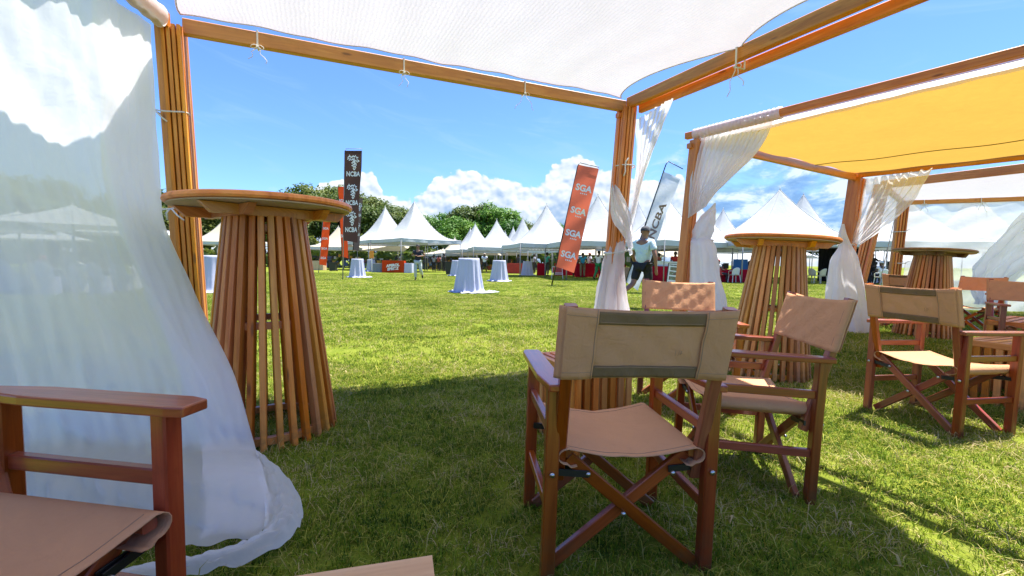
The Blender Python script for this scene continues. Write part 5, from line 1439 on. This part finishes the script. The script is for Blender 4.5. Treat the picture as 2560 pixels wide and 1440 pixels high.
# yellow sign on a pole, hanging sheets
p = at(929, 640, 37.5); t_ = thing('signboard', 'small orange notice on a white pole above the covered tables', 'sign', (p.x, 37.5, 0))
mb = MB(); mb.beam((0, 0, 0), (0, 0, 1.2), .08, .05); mb.build('post', PLASTIC, t_)
mb = MB(); mb.box((0, -.03, 1.5), (.34, .04, .62)); mb.build('panel', simple('amber', (.75, .28, .03), .6, .3, 8), t_)
# black side curtain and awnings
mb = MB(); p = at(2082, 640, 27)
mb.grid(lambda u, v: V(((u - .5) * 1.75, .05 * sin(u * 40), 2.25 * (1 - v) + .05)), 60, 6)
tag(mb.build('side_curtain', BLACKC, None, (p.x, 27, 0)), 'black side curtain hanging under the tent behind the second yellow pergola post', 'curtain')
mb = MB(); p = at(2150, 640, 29)
mb.grid(lambda u, v: V(((u - .5) * 1.6, .05 * sin(u * 40), 2.25 * (1 - v) + .05)), 60, 6)
tag(mb.build('side_curtain', BLACKC, None, (p.x, 29, 0)), 'narrow black side curtain deeper inside the rightmost tent', 'curtain')
def backdrop_tent(px0, px1, D, z0, z1, m, label):
    a = at(px0, 640, D); b = at(px1, 640, D); mb = MB()
    mb.grid(lambda u, v: V((a.x + (b.x - a.x) * u, D + 2.5 * (1 - v) + .03 * sin(u * 60), z1 - (z1 - z0) * v ** .8)), 60, 8)
    t_ = mb.build('awning', m); tag(t_, label, 'awning')
    for px in (0.02, .5, .98):
        pm_ = MB(); q = a.lerp(b, px); pm_.tube([(q.x, D, 0), (q.x, D, z0)], .03, 6); pm_.build('pole', POLE, t_)
backdrop_tent(1640, 1760, 34, 1.55, 2.3, TENTC, 'low cream awning seen under the tent behind the man in the cap')
backdrop_tent(1780, 1920, 38, 1.3, 2.5, TENTW, 'low white awning under the left half of the biggest tent')
backdrop_tent(1990, 2060, 36, 1.6, 2.3, TENTW, 'low white awning under the right half of the biggest tent')
backdrop_tent(1430, 1560, 38, 1.7, 2.4, TENTC, 'low cream awning behind the people in white and cyan')
backdrop_tent(1150, 1330, 46, 1.7, 2.4, TENTC, 'long cream awning behind the row of white tents')
backdrop_tent(870, 1010, 46, 2.0, 2.6, TENTC, 'cream awning under the tall central tents')
backdrop_tent(2140, 2330, 36, 1.5, 2.3, TENTW, 'low white awning inside the rightmost tent')
# blue poster behind the red table
p = at(1852, 640, 27.5); mb = MB(); mb.box((0, 0, .95), (.9, .03, .8)); tag(mb.build('poster', BLUEC, None, (p.x, 27.5, 0)), 'blue poster standing behind the long red table', 'poster')
# dark goods under the left tents
def goods(px0, px1, D, n, label, zmax=1.4):
    g_ = random.Random(int(px0)); mb = MB(); a = at(px0, 640, D).x; b = at(px1, 640, D).x
    cols_ = [DARK, colr((.35, .08, .04)), colr((.45, .44, .42)), colr((.08, .14, .30)), colr((.50, .28, .05)), colr((.06, .05, .04))]
    for k in range(n):
        x_ = g_.uniform(a, b); z_ = g_.uniform(.1, zmax); w_ = g_.uniform(.08, .4); h_ = g_.uniform(.1, .45)
        mb.prism([(x_ - w_ / 2, D - .1), (x_ + w_ / 2, D - .12), (x_ + w_ / 2.3, D + .15), (x_ - w_ / 2, D + .14)], z_, z_ + h_, mi=g_.choice([0, 0, 0, 1, 2, 3, 4, 5, 5]))
    o = mb.build('goods', cols_); tag(o, label, 'goods', kind='stuff')
goods(785, 900, 46.5, 70, 'mixed goods on shelves under the small cream tent')
goods(1060, 1130, 49, 90, 'mixed goods crowded under the low cream tents', 1.2)
goods(1150, 1340, 47.5, 130, 'mixed goods in the stalls behind the covered tables', 1.1)
goods(1390, 1560, 36.5, 110, 'mixed goods behind the red tables', 1.2)
goods(1570, 1730, 28.5, 70, 'mixed goods behind the poster easel', 1.1)
goods(1780, 1930, 30, 60, 'mixed goods behind the long red table', .8)
goods(880, 1000, 44, 70, 'mixed goods behind the orange-red counter', 1.2)
# scaffold of dark tent poles near the right tents
def plastic_chair(x, y, yaw, label, m=PLASTIC, round_=False, covered=False):
    t_ = thing('plastic_chair', label, 'chair', (x, y, 0), (0, 0, yaw), 'moulded plastic chairs')
    if covered:
        mb = MB()
        mb.grid(lambda u, v: V((.23 * (1 + .08 * v) * cos(2 * pi * u) * (1 + .03 * sin(u * 50)), .22 * sin(2 * pi * u) * (1 + .1 * v), .46 * (1 - v) + .01)), 40, 8, closeu=True); mb.build('skirt', m, t_)
    else:
        for sx_ in (-1, 1):
            for sy_ in (-1, 1):
                mb = MB(); mb.beam((sx_ * .24, sy_ * .22, 0), (sx_ * .20, sy_ * .18, .44), .035, .025); mb.build('leg', m, t_)
    mb = MB(); mb.grid(lambda u, v: V(((u - .5) * .44, (v - .5) * .42, .45 - .02 * sin(pi * u) * sin(pi * v))), 8, 8); s_ = mb.build('seat', m, t_); s_.modifiers.new('t', 'SOLIDIFY').thickness = .015
    mb = MB()
    def bk(u, v):
        a = (u - .5) * 2.4; r_ = .235
        z = .45 + .40 * v * (1 - .35 * abs(u - .5) ** 2 * 4 * v); return V((r_ * sin(a), -.02 - .20 * cos(a) - .05 * v, z))
    mb.grid(bk, 16, 8); s_ = mb.build('backrest', m, t_); s_.modifiers.new('t', 'SOLIDIFY').thickness = .012
    for sx_ in (-1, 1):
        mb = MB(); mb.tube([(sx_ * .23, -.12, .66), (sx_ * .26, .05, .66), (sx_ * .24, .17, .62), (sx_ * .23, .18, .45)], .016, 6); mb.build('armrest', m, t_)
    return t_
for i, (px, D, yw, lab, m_) in enumerate([(2207, 23.2, 0.0, 'white plastic chair under the person with the pale cap', PLASTIC), (2054, 24.2, .3, 'cream plastic chair in front of the black side curtain', CREAMP), (2036, 25.2, -1.2, 'cream plastic chair behind the one at the black curtain', CREAMP),
                                         (1838, 24.2, .1, 'white plastic chair tucked to the long red table', PLASTIC), (506, 40.5, .4, 'white plastic chair beside the person with the camera', PLASTIC)]):
    plastic_chair(at(px, 640, D).x, D, yw, lab, m_)
p = at(1797, 640, 24.4); t_ = thing('bar_stool', 'red bar stool under the sitter in the white shirt', 'stool', (p.x, 24.4, 0))
mb = MB(); mb.box((0, 0, .44), (.36, .36, .05)); mb.grid(lambda u, v: V((.19 * sin((u - .5) * 2.2), -.18 * cos((u - .5) * 2.2), .46 + .34 * v)), 12, 6); mb.build('seat', simple('red_plastic', (.42, .015, .012), .4), t_)
for a in range(4):
    mb = MB(); mb.tube([(.15 * cos(a * pi / 2 + .78), .15 * sin(a * pi / 2 + .78), .42), (.22 * cos(a * pi / 2 + .78), .22 * sin(a * pi / 2 + .78), 0)], .012, 6); mb.build('leg', BLACKM, t_)

# ------------------------------------------------------------------ parasols and chairs behind the left curtain
def parasol(px, top, D, r_, label, z_e=None):
    p = at(px, top, D); zt_ = p.z; ze = zt_ - .62 * r_ / 2.2
    t_ = thing('market_parasol', label, 'parasol', (p.x, D, 0), group='cream parasols over the guest chairs')
    mb = MB()
    def fn(u, v):
        q = v; th = 2 * pi * u; k = 4; seg = pi / k; a = (th % (2 * seg)) - seg
        rad = r_ * q * cos(seg) / cos(a) if True else 0
        return V((rad * cos(th), rad * sin(th), zt_ - (zt_ - ze) * (q ** .85) - .02 * sin(pi * q)))
    mb.grid(fn, 48, 10, closeu=True); mb.build('canopy', TENTW, t_)
    mb = MB(); mb.tube([(0, 0, 0), (0, 0, zt_ + .05)], .03, 8); mb.build('pole', POLE, t_)
    for k in range(8):
        th = k * pi / 4; kk = 4
        mb = MB(); rad = r_ * (1.0 if False else .96) * cos(pi / 4) / cos(((th % (pi / 2)) - pi / 4)); mb.tube([(0, 0, zt_ - .06), (rad * cos(th), rad * sin(th), ze + .0)], .012, 4); mb.build('rib', POLE, t_)
parasol(180, 512, 13.0, 2.3, 'nearest cream parasol seen through the left curtain')
parasol(45, 528, 15.5, 2.2, 'cream parasol at the left edge behind the curtain')
parasol(325, 546, 16.5, 2.2, 'cream parasol nearest the left slatted post behind the curtain')
parasol(-60, 520, 12.5, 2.2, 'cream parasol just outside the left edge of the curtain')
parasol(110, 565, 18.0, 2.0, 'far cream parasol lowest behind the curtain')
ck = 0
for px, D, yw, m_ in [(15, 12.5, .2, PLASTIC), (65, 13.8, 2.9, PLASTIC), (120, 11.5, .1, COVER), (165, 14.2, 2.6, PLASTIC), (205, 12.2, .3, PLASTIC), (250, 11.8, -.2, COVER), (300, 13.0, .1, COVER), (330, 14.0, 2.9, PLASTIC), (-30, 12.0, .1, COVER)]:
    adj = ['leftmost', 'second from the left', 'blue-grey skirted', 'forward facing', 'bright round-backed', 'shaded skirted', 'right-hand skirted', 'rightmost', 'half hidden edge'][ck]; ck += 1
    plastic_chair(at(px, 640, D).x, D, yw, '%s white guest chair seen through the left curtain' % adj, m_, covered=True)
for i, (px, D, c_, lab) in enumerate([(92, 14.6, (.40, .07, .04), 'guest in an orange-red top seated behind the left curtain'), (165, 15.2, (.5, .52, .55), 'guest in a pale top and cap seated behind the left curtain'), (200, 15.0, (.45, .40, .42), 'guest in a pinkish top and white cap seated behind the left curtain'), (260, 15.5, (.18, .16, .24), 'guest in a purple-grey top seated behind the left curtain'), (130, 15.8, (.10, .16, .26), 'guest in a blue top seated behind the left curtain')]):
    seated(px, 640, D, 2.8 if i % 2 else .2, c_, lab, cap=(.7, .7, .68) if i in (1, 2) else None)
